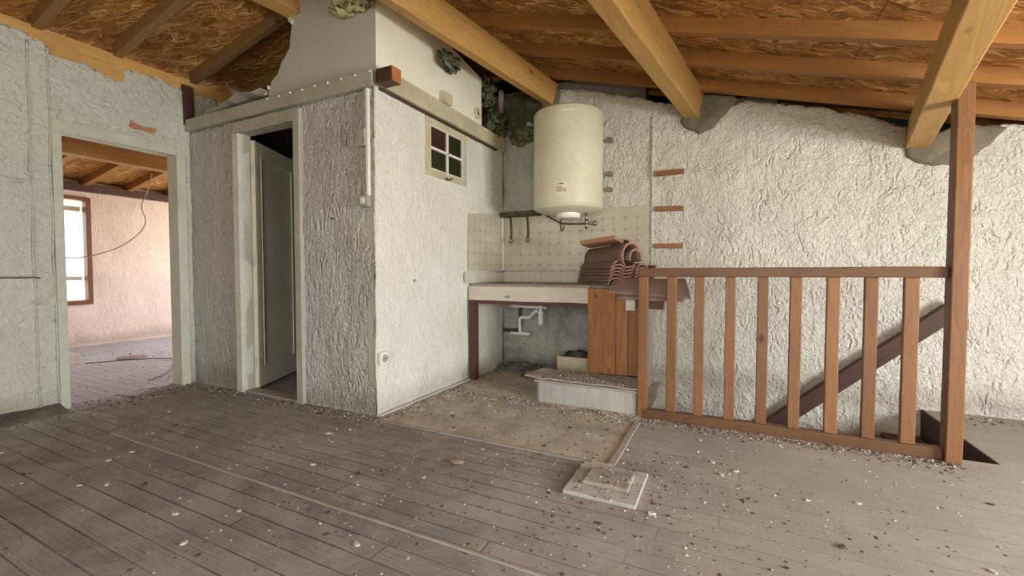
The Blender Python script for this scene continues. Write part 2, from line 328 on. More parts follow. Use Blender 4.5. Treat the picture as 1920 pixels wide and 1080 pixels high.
# ------------------------------------------------------------------ mesh helpers
def bx(bm, x0, x1, y0, y1, z0, z1, mi=0):
    vs = [bm.verts.new(p) for p in ((x0,y0,z0),(x1,y0,z0),(x1,y1,z0),(x0,y1,z0),(x0,y0,z1),(x1,y0,z1),(x1,y1,z1),(x0,y1,z1))]
    for f in ((3,2,1,0),(4,5,6,7),(0,1,5,4),(1,2,6,5),(2,3,7,6),(3,0,4,7)):
        bm.faces.new([vs[i] for i in f]).material_index = mi
    return vs
def obj(name, bm, mats, parent=None, bevel=0, smooth=False, rough=0, seg=2, origin=None, subd=0):
    if not isinstance(mats, (list, tuple)): mats = [mats]
    if rough:
        bmesh.ops.subdivide_edges(bm, edges=[e for e in bm.edges if e.calc_length() > .12], cuts=max(1, subd or 6), use_grid_fill=True)
        for v in bm.verts: v.co += noise.noise_vector(v.co*5)*rough
    bmesh.ops.recalc_face_normals(bm, faces=bm.faces)
    if origin is None:
        n = len(bm.verts); s = Vector((0,0,0))
        xs = [v.co for v in bm.verts]
        origin = Vector(((min(c.x for c in xs)+max(c.x for c in xs))/2, (min(c.y for c in xs)+max(c.y for c in xs))/2, min(c.z for c in xs)))
    origin = Vector(origin)
    if parent is not None: origin_w = origin
    for v in bm.verts: v.co -= origin
    me = bpy.data.meshes.new(name); bm.to_mesh(me); bm.free()
    for m in mats: me.materials.append(m)
    o = bpy.data.objects.new(name, me); C.collection.objects.link(o)
    if parent is not None:
        o.parent = parent; o.matrix_parent_inverse = Matrix.Identity(4)
        pw = world_mat(parent)
        o.location = pw.inverted() @ origin
    else: o.location = origin
    if smooth:
        for p in me.polygons: p.use_smooth = True
    if bevel:
        md = o.modifiers.new('bevel', 'BEVEL'); md.width = bevel; md.segments = seg; md.limit_method = 'ANGLE'
    return o
def world_mat(o):
    m = Matrix.LocRotScale(o.location, o.rotation_euler, o.scale)
    return (world_mat(o.parent) @ m) if o.parent else m
def thing(name, label, cat, loc=(0,0,0), group=None):
    o = bpy.data.objects.new(name, None); C.collection.objects.link(o); o.empty_display_size = .1
    o.location = loc; tag(o, label, cat, group); return o
def tag(o, label, cat, group=None, kind=None):
    o['label'] = label; o['category'] = cat
    if group: o['group'] = group
    if kind: o['kind'] = kind
    return o
def struct(o): o['kind'] = 'structure'; return o
def box(name, x0, x1, y0, y1, z0, z1, mat, parent=None, bevel=.003, rough=0, **k):
    bm = bmesh.new(); bx(bm, x0, x1, y0, y1, z0, z1); return obj(name, bm, mat, parent, bevel, rough=rough, **k)
def tube(bm, pts, r, n=10, cap=True, mi=0):
    pts = [Vector(p) for p in pts]; rings = []; rr = r if isinstance(r, (list, tuple)) else [r]*len(pts)
    up = None
    for i, p in enumerate(pts):
        d = (pts[min(i+1, len(pts)-1)] - pts[max(i-1, 0)]).normalized()
        if up is None: up = Vector((0,0,1)) if abs(d.z) < .9 else Vector((1,0,0))
        a = d.cross(up).normalized(); b = a.cross(d).normalized(); up = b
        rings.append([bm.verts.new(p + (a*math.cos(t)+b*math.sin(t))*rr[i]) for t in [2*math.pi*k/n for k in range(n)]])
    for A, B in zip(rings, rings[1:]):
        for k in range(n):
            f = bm.faces.new((A[k], A[(k+1)%n], B[(k+1)%n], B[k])); f.smooth = True; f.material_index = mi
    if cap:
        for q in (rings[0], rings[-1]): bm.faces.new(q).material_index = mi
def lathe(bm, prof, cx, cy, n=48, mi=0):
    rings = []
    for r, z in prof:
        rings.append([bm.verts.new((cx+r*math.cos(2*math.pi*k/n), cy+r*math.sin(2*math.pi*k/n), z)) for k in range(n)])
    for A, B in zip(rings, rings[1:]):
        for k in range(n):
            f = bm.faces.new((A[k], A[(k+1)%n], B[(k+1)%n], B[k])); f.smooth = True; f.material_index = mi
    for q in (rings[0], rings[-1]): bm.faces.new(q).material_index = mi
def smooth_path(pts, sub=6):
    P = [Vector(p) for p in pts]; out = []
    for i in range(len(P)-1):
        a, b, c, d = P[max(i-1,0)], P[i], P[i+1], P[min(i+2, len(P)-1)]
        for k in range(sub):
            t = k/sub
            out.append(.5*((2*b)+(-a+c)*t+(2*a-5*b+4*c-d)*t*t+(-a+3*b-3*c+d)*t**3))
    out.append(P[-1]); return out
def interp(prof, u):
    if u <= prof[0][0]: return prof[0][1]
    for (a, va), (b, vb) in zip(prof, prof[1:]):
        if u <= b: return va + (vb-va)*(u-a)/(b-a)
    return prof[-1][1]
def rough_wall(name, o, u, nrm, u0, u1, z0, top, thick, mats, holes=(), cell=.03, amp=.006, ragged=0, boxes=(), vcell=None, edge=None, extra_u=(), low=1.3, bmap=None):
    """plaster skin standing on a vertical plane; `top` is a height or profile, `holes` openings; outer edges turn back by `thick`"""
    o = Vector(o); u = Vector(u); nrm = Vector(nrm)
    us = set([u0, u1]); zs = set([z0])
    tf = (lambda a: top) if isinstance(top, (int, float)) else (lambda a: interp(top, a))
    zmax = max(tf(u0+(u1-u0)*k/200) for k in range(201))
    for (a, b, c, d) in holes: us |= {max(a,u0), min(b,u1)}; zs |= {max(c,z0), min(d,zmax)}
    us |= set(extra_u)
    def fill(s, lo, hi):
        s = sorted(s); out = []
        if s[-1] < hi: s.append(hi)
        for a, b in zip(s, s[1:]):
            k = max(1, round((b-a)/cell)); out += [a+(b-a)*i/k for i in range(k)]
        return out+[s[-1]]
    U = fill(us, u0, u1); Z = fill(zs, z0, zmax)
    inhole = lambda a, z: any(h[0] < a < h[1] and h[2] < z < h[3] for h in holes)
    bm = bmesh.new(); V = {}
    def vert(i, j):
        if (i, j) not in V:
            p = o + u*(U[i]-0) + Vector((0,0,Z[j]))
            onb = any((abs(U[i]-h[0])<1e-5 or abs(U[i]-h[1])<1e-5) and h[2]-1e-4 <= Z[j] <= h[3]+1e-4 or abs(Z[j]-h[3])<1e-5 and h[0]-1e-4<=U[i]<=h[1]+1e-4 for h in holes)
            q = p*low
            d = noise.fractal(q*2.2, 1.0, 2.0, 3)*amp*1.0 + noise.noise(q*11)*amp*.35
            if onb: d = 0
            V[(i,j)] = bm.verts.new(p + nrm*d)
            if not onb and isinstance(top, (list, tuple)) is False and j == len(Z)-1: pass
        return V[(i,j)]
    for i in range(len(U)-1):
        uc = (U[i]+U[i+1])/2; t = tf(uc) + (noise.noise(Vector((uc*7, 3.1, o.x)))*ragged + noise.noise(Vector((uc*31, 9.1, o.y)))*ragged*.5 if ragged else 0)
        for j in range(len(Z)-1):
            zc = (Z[j]+Z[j+1])/2
            if zc > t or inhole(uc, zc): continue
            bm.faces.new((vert(i,j), vert(i+1,j), vert(i+1,j+1), vert(i,j+1)))
    for f in bm.faces: f.smooth = True
    if ragged:   # the torn rim follows the profile instead of the grid steps
        for (i, j), v in V.items():
            if any(len(e.link_faces) == 1 for e in v.link_edges) and v.co.z > tf(U[i])-cell*2.6 and Z[j] > z0+.2 and not any(abs(Z[j]-h[3])<1e-5 for h in holes):
                tz = tf(U[i]) + noise.noise(Vector((U[i]*7, 3.1, o.x)))*ragged*1.2 + noise.noise(Vector((U[i]*26, 9.1, o.y)))*ragged*.7
                v.co.z = tz + (Z[j]-tz)*.12 + noise.noise(Vector((U[i]*60, 1.7, 2)))*.006
    be = [e for e in bm.edges if len(e.link_faces) == 1]
    r = bmesh.ops.extrude_edge_only(bm, edges=be)
    for v in [g for g in r['geom'] if isinstance(g, bmesh.types.BMVert)]: v.co -= nrm*thick
    for (a, b, c, d, e, f, mi) in boxes: bx(bm, a, b, c, d, e, f, mi)
    for f in bm.faces:
        if f.normal.dot(nrm) < -.5 and False: f.normal_flip()
    if bmap:
        for f in bm.faces:
            c_ = f.calc_center_median(); k = bmap(c_)
            if k is not None and f.material_index == 0: f.material_index = k
    me = bpy.data.meshes.new(name); bm.to_mesh(me); bm.free()
    for m in mats: me.materials.append(m)
    ob = bpy.data.objects.new(name, me); C.collection.objects.link(ob); return struct(ob)
def poly_prism(bm, pts2, fn, d, mi=0):
    """closed outline extruded: fn maps (a, b, depth) to a point"""
    A = [bm.verts.new(fn(a, b, 0)) for a, b in pts2]; B = [bm.verts.new(fn(a, b, d)) for a, b in pts2]
    bm.faces.new(A).material_index = mi; bm.faces.new(B[::-1]).material_index = mi
    n = len(A)
    for k in range(n): bm.faces.new((A[k], A[(k+1)%n], B[(k+1)%n], B[k])).material_index = mi

# ------------------------------------------------------------------ roof geometry
RX = -2.50
def zr(X):            # underside of the rafters
    if X > RX: return 2.5775 - .275*X
    if X > -4.6: return 2.87 + .2*(X+4.48)
    return 2.846 + .16*(X+4.6)
RH = .10              # rafter height

# floor with the stair opening, as boards of real thickness
bm = bmesh.new()
SX0, SX1, SY0, SY1 = -.60, 1.345, 3.30, 4.38
for (a, b, c, d) in ((-8.5, SX0, -2.6, 4.5), (SX1, 3.5, -2.6, 4.5), (SX0, SX1, -2.6, SY0)):
    bx(bm, a, b, c, d, -.14, 0)
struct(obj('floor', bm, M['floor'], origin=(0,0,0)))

# back wall: plaster skin going down into the stairwell
btop = [(-2.3,3.02),(-1.95,2.98),(-1.67,2.985),(-1.2,2.86),(-.72,2.70),(-.5,2.62),(.02,2.52),(.12,2.545),(.32,2.49),(.69,2.38),(.94,2.29),(1.2,2.15),(1.42,2.08),(1.62,2.03),(1.72,2.10),(1.9,2.075),(2.6,1.87),(3.5,1.62)]
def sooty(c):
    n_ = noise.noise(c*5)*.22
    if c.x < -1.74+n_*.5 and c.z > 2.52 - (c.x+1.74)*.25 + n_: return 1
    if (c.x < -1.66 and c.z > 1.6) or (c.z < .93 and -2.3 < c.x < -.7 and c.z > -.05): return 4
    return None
rough_wall('wall_back', (0,4.38,0), (1,0,0), (0,-1,0), -2.28, 3.5, -2.4, btop, .07, [M['back'], M['soot'], M['masonry'], M['black'], M['backgrime']], cell=.024, amp=.02, ragged=.018, bmap=sooty,
    boxes=[(-4.7, -.75, 4.44, 4.62, -.14, 3.05, 2), (-.75, .35, 4.44, 4.62, -2.4, 2.60, 2), (.35, .75, 4.44, 4.62, -2.4, 2.36, 2), (.75, 3.6, 4.44, 4.62, -2.4, 1.75, 2), (-4.7, 3.6, 4.75, 4.85, -2.4, 3.6, 3)])  # black outer shell added behind the eaves gap to block the sky

# left wall with the doorway
ltop = [(-2.5,2.84),(1.0,2.83),(1.21,2.80),(1.34,2.80),(1.36,2.77),(1.441,2.80),(1.444,2.72),(1.60,2.70),(1.72,2.66),(1.87,2.61),(1.90,2.63),(1.915,2.74),(2.1,2.77),(2.33,2.76),(2.45,2.76),(2.8,2.74),(4.4,2.74)]
rough_wall('wall_left', (-4.58,0,0), (0,1,0), (1,0,0), -2.6, 4.38, 0, ltop, .03, [M['left'], M['masonry'], M['paint'], M['far']], holes=[(1.495,2.28,-1,2.15)], cell=.024, amp=.010, ragged=.035, extra_u=(1.443,1.913),
    boxes=[(-4.70,-4.60,-2.6,1.495,0,2.64,3),(-4.70,-4.60,2.28,4.38,0,2.64,3),(-4.70,-4.60,1.495,2.28,2.15,2.64,3)])
# closet walls
def frontgrain(c): return None
rough_wall('wall_closet_front', (0,2.40,0), (1,0,0), (0,-1,0), -4.57, -2.285, 0, 2.37, .0, [M['front'], M['paint']], holes=[(-3.80,-3.10,-1,2.25)], cell=.024, amp=.012,
    boxes=[(-4.57,-3.80,2.41,2.48,0,2.37,1),(-3.10,-2.30,2.41,2.48,0,2.37,1),(-3.80,-3.10,2.41,2.48,2.25,2.37,1)])
rough_wall('wall_closet_right', (-2.28,0,0), (0,1,0), (1,0,0), 2.39, 4.38, 0, 2.42, .0, [M['right'], M['paint']], holes=[(3.03,3.545,1.925,2.305)], cell=.024, amp=.010,
    boxes=[(-2.36,-2.295,2.40,3.03,0,2.42,1),(-2.36,-2.295,3.545,4.38,0,2.42,1),(-2.36,-2.295,3.03,3.545,0,1.925,1),(-2.36,-2.295,3.03,3.545,2.305,2.42,1)])
struct(box('ceiling_closet', -4.55, -2.30, 2.42, 4.38, 2.37, 2.41, M['darkwood']))
# unseen walls that close the room, with the right window and an opening for the added fill
def wall_boxes(name, lst, mat):
    bm = bmesh.new()
    for a in lst: bx(bm, *a)
    return struct(obj(name, bm, mat, origin=(0,0,0)))
wall_boxes('wall_right', [(3.5,3.6,-2.6,.65,0,2.2),(3.5,3.6,2.25,4.86,0,2.2),(3.5,3.6,.65,2.25,0,.45),(3.5,3.6,.65,2.25,1.70,2.2)], M['right'])
wall_boxes('wall_front', [(-8.6,-.3,-2.7,-2.6,0,3.4),(2.1,3.6,-2.7,-2.6,0,3.4),(-.3,2.1,-2.7,-2.6,0,.55),(-.3,2.1,-2.7,-2.6,2.15,3.4)], M['right'])
# far room
rough_wall('wall_far', (-8.25,0,0), (0,1,0), (1,0,0), .0, 5.4, 0, 2.30, .0, [M['far'], M['far']], holes=[(2.10,2.95,.66,2.08)], cell=.04, amp=.012,
    boxes=[(-8.5,-8.27,-.5,2.10,0,2.35,1),(-8.5,-8.27,2.95,5.6,0,2.35,1),(-8.5,-8.27,2.10,2.95,0,.66,1),(-8.5,-8.27,2.10,2.95,2.08,2.35,1)])
wall_boxes('wall_far_side', [(-8.5,-7.3,5.4,5.5,0,3.0),(-5.7,-4.7,5.4,5.5,0,3.0),(-7.3,-5.7,5.4,5.5,0,.65),(-7.3,-5.7,5.4,5.5,2.15,3.0)], M['far'])
wall_boxes('wall_far_front', [(-8.5,-4.7,-.3,-.2,0,3.0)], M['far'])
wall_boxes('floor_far', [(-8.5,-4.7,4.5,5.5,-.14,0)], M['floor'])
# ceilings: boards on top of the rafters
def slab(name, xs, y0, y1, mat, t=.03):
    bm = bmesh.new()
    top = [(x, zr(x)+RH+t) for x in xs]; bot = [(x, zr(x)+RH) for x in xs][::-1]
    poly_prism(bm, bot+top, lambda a, b, d: (a, y0+d, b), y1-y0)
    return struct(obj(name, bm, mat, origin=(0,0,0)))
slab('ceiling', [RX, 3.62], -2.7, 4.86, M['osb']); slab('ceiling.001', [-4.65, RX], -2.7, 4.86, M['osb']); slab('ceiling.002', [-8.6, -4.65], -2.7, 5.5, M['osb'])
# stairwell walls below the floor; right and front painted black as shade
wall_boxes('wall_stair_left', [(SX0-.1, SX0-.001, SY0, 4.38, -2.4, -.001)], M['back'])
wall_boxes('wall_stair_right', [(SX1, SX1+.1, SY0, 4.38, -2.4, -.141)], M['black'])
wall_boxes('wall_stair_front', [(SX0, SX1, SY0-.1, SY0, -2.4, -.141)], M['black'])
wall_boxes('floor_stair', [(SX0-.1, SX1+.1, SY0-.1, 4.4, -2.5, -2.4)], M['greywood'])

# ------------------------------------------------------------------ rafters and beams
def rafter(x0, x1, yc, mat, w=.062, label='', group='', jy=0):
    L = math.hypot(x1-x0, zr(x1)-zr(x0)); ang = math.atan2(zr(x1)-zr(x0), x1-x0)
    bm = bmesh.new(); bx(bm, 0, L, -w/2, w/2, 0, RH-.002)
    bmesh.ops.subdivide_edges(bm, edges=[e for e in bm.edges if e.calc_length() > .5], cuts=14, use_grid_fill=True)
    for v in bm.verts:
        q = noise.noise_vector(Vector((v.co.x*1.3, yc*3, 0)))*.006; v.co.y += q.y; 
    o = obj('rafter', bm, mat, bevel=.003, origin=(0,0,0))
    o.location = (x0, yc, zr(x0)+.001); o.rotation_euler = (0, -ang, 0)
    return tag(o, label, 'rafter', group)
rl = {4.24: 'orange-brown rafter running just above the top of the plastered back wall',
      3.72: 'orange-brown rafter, second one out from the back wall',
      3.22: 'orange-brown rafter, third one out from the back wall, touching the picture top'}
for y in (4.24, 3.72, 3.22, 2.70, 2.18, 1.66, 1.14, .62, .1, -.5, -1.1, -1.7, -2.3):
    rafter(RX+.03, 3.5, y, M['rafter'], label=rl.get(y, 'orange-brown rafter of the right roof slope above the camera'), group='rafters of the right roof slope')
ll = {1.40: 'brown rafter at the very top left corner above the left wall', 1.88: 'brown rafter above the doorway, leading up from the left wall plate',
      2.45: 'brown rafter above the closet front, nearest the grey partition', 2.95: 'dim brown rafter over the closet, behind the ragged grey partition edge'}
for y in (4.1, 3.55, 2.95, 2.45, 1.88, 1.40, .9, .4, -.2, -.8, -1.4, -2.0):
    rafter(-4.6, RX-.03, y, M['rafterl'], label=ll.get(y, 'brown rafter of the left roof slope beyond the view'), group='rafters of the left roof slope')
for k, y in enumerate((1.4, 1.95, 2.42, 2.92, 3.42, 3.95, 4.5)):
    rafter(-8.3, -4.75, y, M['rafter'], w=.075, label={2.42: 'orange rafter in the far room, left of those seen through the doorway', 2.92: 'orange rafter in the far room, middle of those seen through the doorway', 3.42: 'orange rafter in the far room, right of those seen through the doorway'}.get(y, 'orange rafter in the far room beyond the doorway edges'), group='rafters in the far room')
def beam(name, p0, d, L, w, h, tilt, label, cat='beam', mat=None, cham=.006, wob=.004):
    """p0: bottom-left corner at the wall end, d: horizontal direction away from the wall"""
    d = Vector(d).normalized(); bm = bmesh.new(); bx(bm, 0, w, 0, L, 0, h)
    bmesh.ops.subdivide_edges(bm, edges=[e for e in bm.edges if e.calc_length() > 1], cuts=26, use_grid_fill=True)
    for v in bm.verts: v.co += noise.noise_vector(Vector((v.co.x*6, v.co.y*2.1, v.co.z*6+L)))*wob
    o = obj(name, bm, mat or M['beam'], bevel=cham, origin=(0,0,0))
    yaw = math.atan2(-d.x, d.y)     # local +Y -> d
    o.matrix_world = Matrix.Translation(p0) @ Matrix.Rotation(yaw, 4, 'Z') @ Matrix.Rotation(tilt, 4, 'Y')
    return tag(o, label, cat, 'roof beams')
def beamY(label, px, pz, slope, w, h, tilt, y_end=4.40, y_near=-2.55, dz=0, **k):
    # direction along +Y drifting in X by slope per metre; start far so local Y runs to the wall
    L = (y_end-y_near)*math.hypot(1, slope)
    p0 = (px - slope*(y_end-y_near), y_near, pz)
    return beam('roof_beam', p0, (slope, 1, 0), L, w, h, tilt, label, **k)
TL = R(13)
beamY('thick honey-coloured beam ending above the water heater', -1.775, 2.825, .142, .115, .215, TL)
beamY('thick honey-coloured beam ending in the middle of the back wall', -.385, 2.468, .142, .13, .235, R(8))
beamY('thick honey-coloured beam passing over the tall brown post', 1.20, 1.995, .205, .135, .23, R(4))
beamY('dark wooden beam high above the closet, behind the ragged partition edge', -2.88, 3.06, .14, .13, .14, -R(9), y_end=4.38)
o = box('wall_plate_beam', -4.72, -4.598, -2.6, 4.38, 2.60, 2.868, M['beam'], bevel=.006, rough=.006, subd=20); tag(o, 'long honey-brown beam lying on top of the left wall', 'beam', 'roof beams')
# far room timbers
o = box('far_room_beam', -6.20, -6.06, .0, 5.4, 2.27, 2.60, M['beamdark'], bevel=.006, rough=.005, subd=14); tag(o, 'orange beam across the far room, seen at the doorway top', 'beam')
o = box('far_room_wall_plate', -8.27, -8.14, .0, 5.4, 2.20, 2.30, M['darkwood'], bevel=.006, rough=.004, subd=14); tag(o, 'dark beam along the top of the pinkish far wall', 'beam')

# ------------------------------------------------------------------ painted trims
def trim(n, *a, mat='paint', bevel=.004, rough=.0):
    return struct(box('trim_%d' % n, *a, M[mat], bevel=bevel, rough=rough))
trim(1, -4.60, -4.555, 1.445, 1.50, 0, 2.125, mat='paintgreen')            # left doorway jambs and head
trim(2, -4.71, -4.55, 2.27, 2.345, 0, 2.19, mat='paintgreen')
trim(3, -4.71, -4.555, 1.445, 2.27, 2.125, 2.21, mat='paintgreen')
trim(4, -4.71, -4.60, 1.47, 1.50, 0, 2.125, mat='paintgreen')
trim(5, -4.57, -2.262, 2.355, 2.40, 2.37, 2.475, mat='band', rough=.003)      # band over the closet front
trim(6, -3.88, -3.80, 2.365, 2.47, 0, 2.25, mat='paintlight', rough=.003)     # closet door frame
trim(7, -3.10, -3.03, 2.365, 2.47, 0, 2.34, mat='band', rough=.003)
trim(8, -3.88, -3.10, 2.365, 2.47, 2.25, 2.345, mat='band', rough=.002)
trim(9, -2.30, -2.225, 2.48, 4.34, 2.378, 2.515, mat='trimcream', rough=.004)  # board over the closet side wall
trim(10, -2.30, -2.25, 2.44, 4.20, 2.362, 2.378, mat='darkwood', rough=.004)  # dark strip painted in for the shadow gap under the board
struct(box('baseboard_closet', -2.30, -2.245, 2.40, 3.66, 0, .02, M['paint'], rough=.002))
# grey partition above the closet front with its torn left edge
bm = bmesh.new()
outl = [(-3.46,2.47),(-2.262,2.47),(-2.262,3.19),(-2.7,3.30),(-3.11,3.24)]
edgep = [(-3.125,3.19),(-3.135,3.12),(-3.115,3.06),(-3.13,3.02),(-3.15,2.93),(-3.165,2.84),(-3.22,2.78),(-3.27,2.74),(-3.31,2.665),(-3.39,2.62),(-3.42,2.55),(-3.435,2.50)]
poly_prism(bm, outl+edgep, lambda a, b, d: (a, 2.40+d, b), .014)
struct(obj('wall_partition', bm, M['panel'], origin=(0,2.40,0)))
bm = bmesh.new()
poly_prism(bm, [(2.401,2.50),(3.88,2.50),(3.875,2.9),(3.878,3.0),(2.401,3.19)], lambda a, b, d: (-2.26-d, a, b), .014)
struct(obj('wall_partition_side', bm, M['panelcream'], origin=(-2.26,0,0)))
# torn plasterboard rim crumbs on the partition edge
bm = bmesh.new()
for (x, z) in ((-3.12,3.03),(-3.14,3.05),(-3.42,2.57),(-3.45,2.53)):
    bmesh.ops.create_icosphere(bm, subdivisions=2, radius=.018, matrix=Matrix.Translation((x,2.392,z)) @ Matrix.Diagonal((1,.6,1.2,1)))
for v in bm.verts: v.co += noise.noise_vector(v.co*30)*.01
tag(obj('torn_plaster_lump', bm, M['paintlight']), 'white crumbs of filler along the torn edge of the grey partition', 'plaster', kind='stuff')
# nails along the band
for k in range(9):
    x = -3.38 + k*.138
    bm = bmesh.new(); bmesh.ops.create_icosphere(bm, subdivisions=2, radius=.0085, matrix=Matrix.Translation((x, 2.353, 2.462-.003*(k%2))))
    tag(obj('nail_head', bm, M['plastic'], smooth=True), 'white-painted nail head on the top edge of the closet band', 'nail', 'nail heads along the closet band')
# peeled sheet lying on the band top at left
bm = bmesh.new()
pts = [(-4.15,.0),(-4.02,.012),(-3.9,.03),(-3.8,.02),(-3.66,.045),(-3.5,.035),(-3.42,.06)]
pr = [(x, 2.478+z) for x, z in pts] + [(x, 2.484+z) for x, z in pts[::-1]]
poly_prism(bm, pr, lambda a, b, d: (a, 2.30+d+.03*math.sin(a*9), b), .18)
tag(obj('warped_board_scrap', bm, M['greywood']), 'thin warped scrap lying on top of the closet band', 'scrap')
# dark upright in the left wall beside the plaster edge
tag(box('dark_post', -4.60, -4.562, 2.345, 2.435, 2.43, 2.80, M['darkwoodz'], bevel=.003), 'short dark upright between left wall plaster and closet band', 'post')
# brick patch showing through
bm = bmesh.new()
poly_prism(bm, [(1.93,2.29),(1.97,2.275),(2.02,2.285),(2.10,2.275),(2.125,2.30),(2.12,2.33),(2.04,2.318),(1.98,2.325),(1.945,2.345)], lambda a, b, d: (-4.577+d, a, b), .006)
struct(obj('trim_11', bm, M['brickred'], origin=(-4.577,2,2.3)))
# crack ledge at the far left
bm = bmesh.new(); tube(bm, [(-4.562, y, 1.025+.006*noise.noise(Vector((y*40,0,0)))) for y in [.9+.02*k for k in range(23)]], .005, 6)
struct(obj('trim_12', bm, M['crumbl'], origin=(-4.56,1.2,1.02)))
bm = bmesh.new(); tube(bm, [(-4.566, y, 1.014+.006*noise.noise(Vector((y*40,0,0)))) for y in [.9+.02*k for k in range(24)]], .005, 6)
struct(obj('trim_13', bm, M['crumbd'], origin=(-4.56,1.2,1.01)))
for yb, w_ in ((1.335, .006), (1.442, .007)):   # raised seams of the left wall panels
    bm = bmesh.new(); n_ = 60
    tube(bm, [(-4.574+.004*noise.noise(Vector((z*6, yb, 0))), yb+.008*noise.noise(Vector((z*3, yb, 2))), z) for z in [0.02+2.72*k/n_ for k in range(n_+1)]], w_, 6)
    struct(obj('trim_%d' % (14 if w_ == .006 else 15), bm, M['left'], origin=(-4.57,yb,1)))

# ------------------------------------------------------------------ closet door (ajar), its hinges
dr = struct(bpy.data.objects.new('door_2', None)); C.collection.objects.link(dr)
dr.location = (-3.795, 2.475, 0); dr.rotation_euler = (0,0,R(116.5))
def part_local(name, bm, mat, parent, bevel=.003, smooth=False):
    me = bpy.data.meshes.new(name); bmesh.ops.recalc_face_normals(bm, faces=bm.faces); bm.to_mesh(me); bm.free()
    for m in (mat if isinstance(mat, (list, tuple)) else [mat]): me.materials.append(m)
    o = bpy.data.objects.new(name, me); C.collection.objects.link(o); o.parent = parent
    if bevel: md = o.modifiers.new('bevel','BEVEL'); md.width = bevel; md.segments = 2; md.limit_method = 'ANGLE'
    if smooth:
        for p in me.polygons: p.use_smooth = True
    return o
bm = bmesh.new(); Ld = .74; Hd = 2.215
bx(bm, 0, .09, -.036, 0, .02, Hd); bx(bm, Ld-.09, Ld, -.036, 0, .02, Hd)
bx(bm, .09, Ld-.09, -.036, 0, .02, .20); bx(bm, .09, Ld-.09, -.036, 0, Hd-.12, Hd); bx(bm, .085, Ld-.085, -.026, -.010, .19, Hd-.11)
part_local('door_leaf', bm, M['doorpaint'], dr)
bm = bmesh.new()
for a in ((.09,.105,-.041,-.03,.20,Hd-.12),(Ld-.105,Ld-.09,-.041,-.03,.20,Hd-.12),(.105,Ld-.105,-.041,-.03,.20,.215),(.105,Ld-.105,-.041,-.03,Hd-.135,Hd-.12)): bx(bm,*a)
part_local('door_moulding', bm, M['doorpaint'], dr)
for z in (.25, 1.15, 1.95):
    bm = bmesh.new(); bmesh.ops.create_cone(bm, cap_ends=True, segments=12, radius1=.009, radius2=.009, depth=.09, matrix=Matrix.Translation((-.004,-.012,z)))
    bx(bm, -.002, .03, -.040, -.036, z-.04, z+.04)
    part_local('hinge', bm, M['paintlight'], dr, 0)
struct(box('door_sill', -3.80, -3.10, 2.38, 2.50, 0, .018, M['greywood'], rough=.002)).name = 'trim_16'

# ------------------------------------------------------------------ small four-pane window in the closet side
w = struct(bpy.data.objects.new('window_2', None)); C.collection.objects.link(w); w.location = (-2.28, 3.29, 1.88)
bm = bmesh.new()
Y0,Y1,Z0,Z1 = 2.98, 3.595, 1.875, 2.355
for a in ((-2.30,-2.262,Y0,Y0+.05,Z0,Z1),(-2.30,-2.262,Y1-.05,Y1,Z0,Z1),(-2.30,-2.262,Y0+.05,Y1-.05,Z0,Z0+.05),(-2.30,-2.262,Y0+.05,Y1-.05,Z1-.05,Z1)): bx(bm,*a)
obj('window_frame', bm, M['trimcream'], w, .004)
bm = bmesh.new(); ym = (Y0+Y1)/2+.005; zm = (Z0+Z1)/2-.005
for a in ((-2.30,-2.268,Y0+.05,Y0+.068,Z0+.05,Z1-.05),(-2.30,-2.268,Y1-.068,Y1-.05,Z0+.05,Z1-.05),(-2.30,-2.268,Y0+.068,Y1-.068,Z0+.05,Z0+.066),(-2.30,-2.268,Y0+.068,Y1-.068,Z1-.066,Z1-.05)): bx(bm,*a)
obj('sash', bm, M['paintlight'], w, .002)
box('glazing_bar', -2.298,-2.266, ym-.011, ym+.011, Z0+.066, Z1-.066, M['plastic'], w, .003)
box('glazing_bar', -2.298,-2.266, Y0+.068, Y1-.068, zm-.011, zm+.011, M['plastic'], w, .003)
for (a, b, c, d, mt) in ((Y0+.068, ym-.011, zm+.011, Z1-.066, 'redreflglass'),(ym+.011,Y1-.068,zm+.011,Z1-.066,'olivereflglass'),(Y0+.068,ym-.011,Z0+.066,zm-.011,'olivereflglass'),(ym+.011,Y1-.068,Z0+.066,zm-.011,'olivereflglass')):
    box('pane', -2.286,-2.282, a, b, c, d, M[mt], w, 0)
bm = bmesh.new(); tube(bm, [(-2.255,3.235,1.885),(-2.24,3.27,1.872),(-2.24,3.32,1.893)], .006, 8); bmesh.ops.create_uvsphere(bm, u_segments=10, v_segments=8, radius=.012, matrix=Matrix.Translation((-2.252,3.26,1.878)))
obj('window_latch', bm, M['darkmetal'], w, smooth=True)

# ------------------------------------------------------------------ far-room window
w = struct(bpy.data.objects.new('window_1', None)); C.collection.objects.link(w); w.location = (-8.25, 2.5, .66)
bm = bmesh.new()
for a in ((-8.33,-8.21,2.06,2.10,.60,2.12),(-8.33,-8.21,2.93,2.985,.60,2.12),(-8.33,-8.21,2.10,2.93,.60,.655),(-8.33,-8.21,2.10,2.93,2.075,2.12)): bx(bm,*a)
obj('window_frame', bm, M['winwood'], w, .004)
box('pane', -8.30,-8.295, 2.10, 2.93, .655, 2.075, M['clearglass'], w, 0)
box('shutter_rail', -8.42,-8.39, 2.10, 2.93, 1.93, 2.0, M['paintlight'], w, .002)
box('shutter_rail', -8.42,-8.39, 2.10, 2.93, .94, 1.0, M['paintlight'], w, .002)
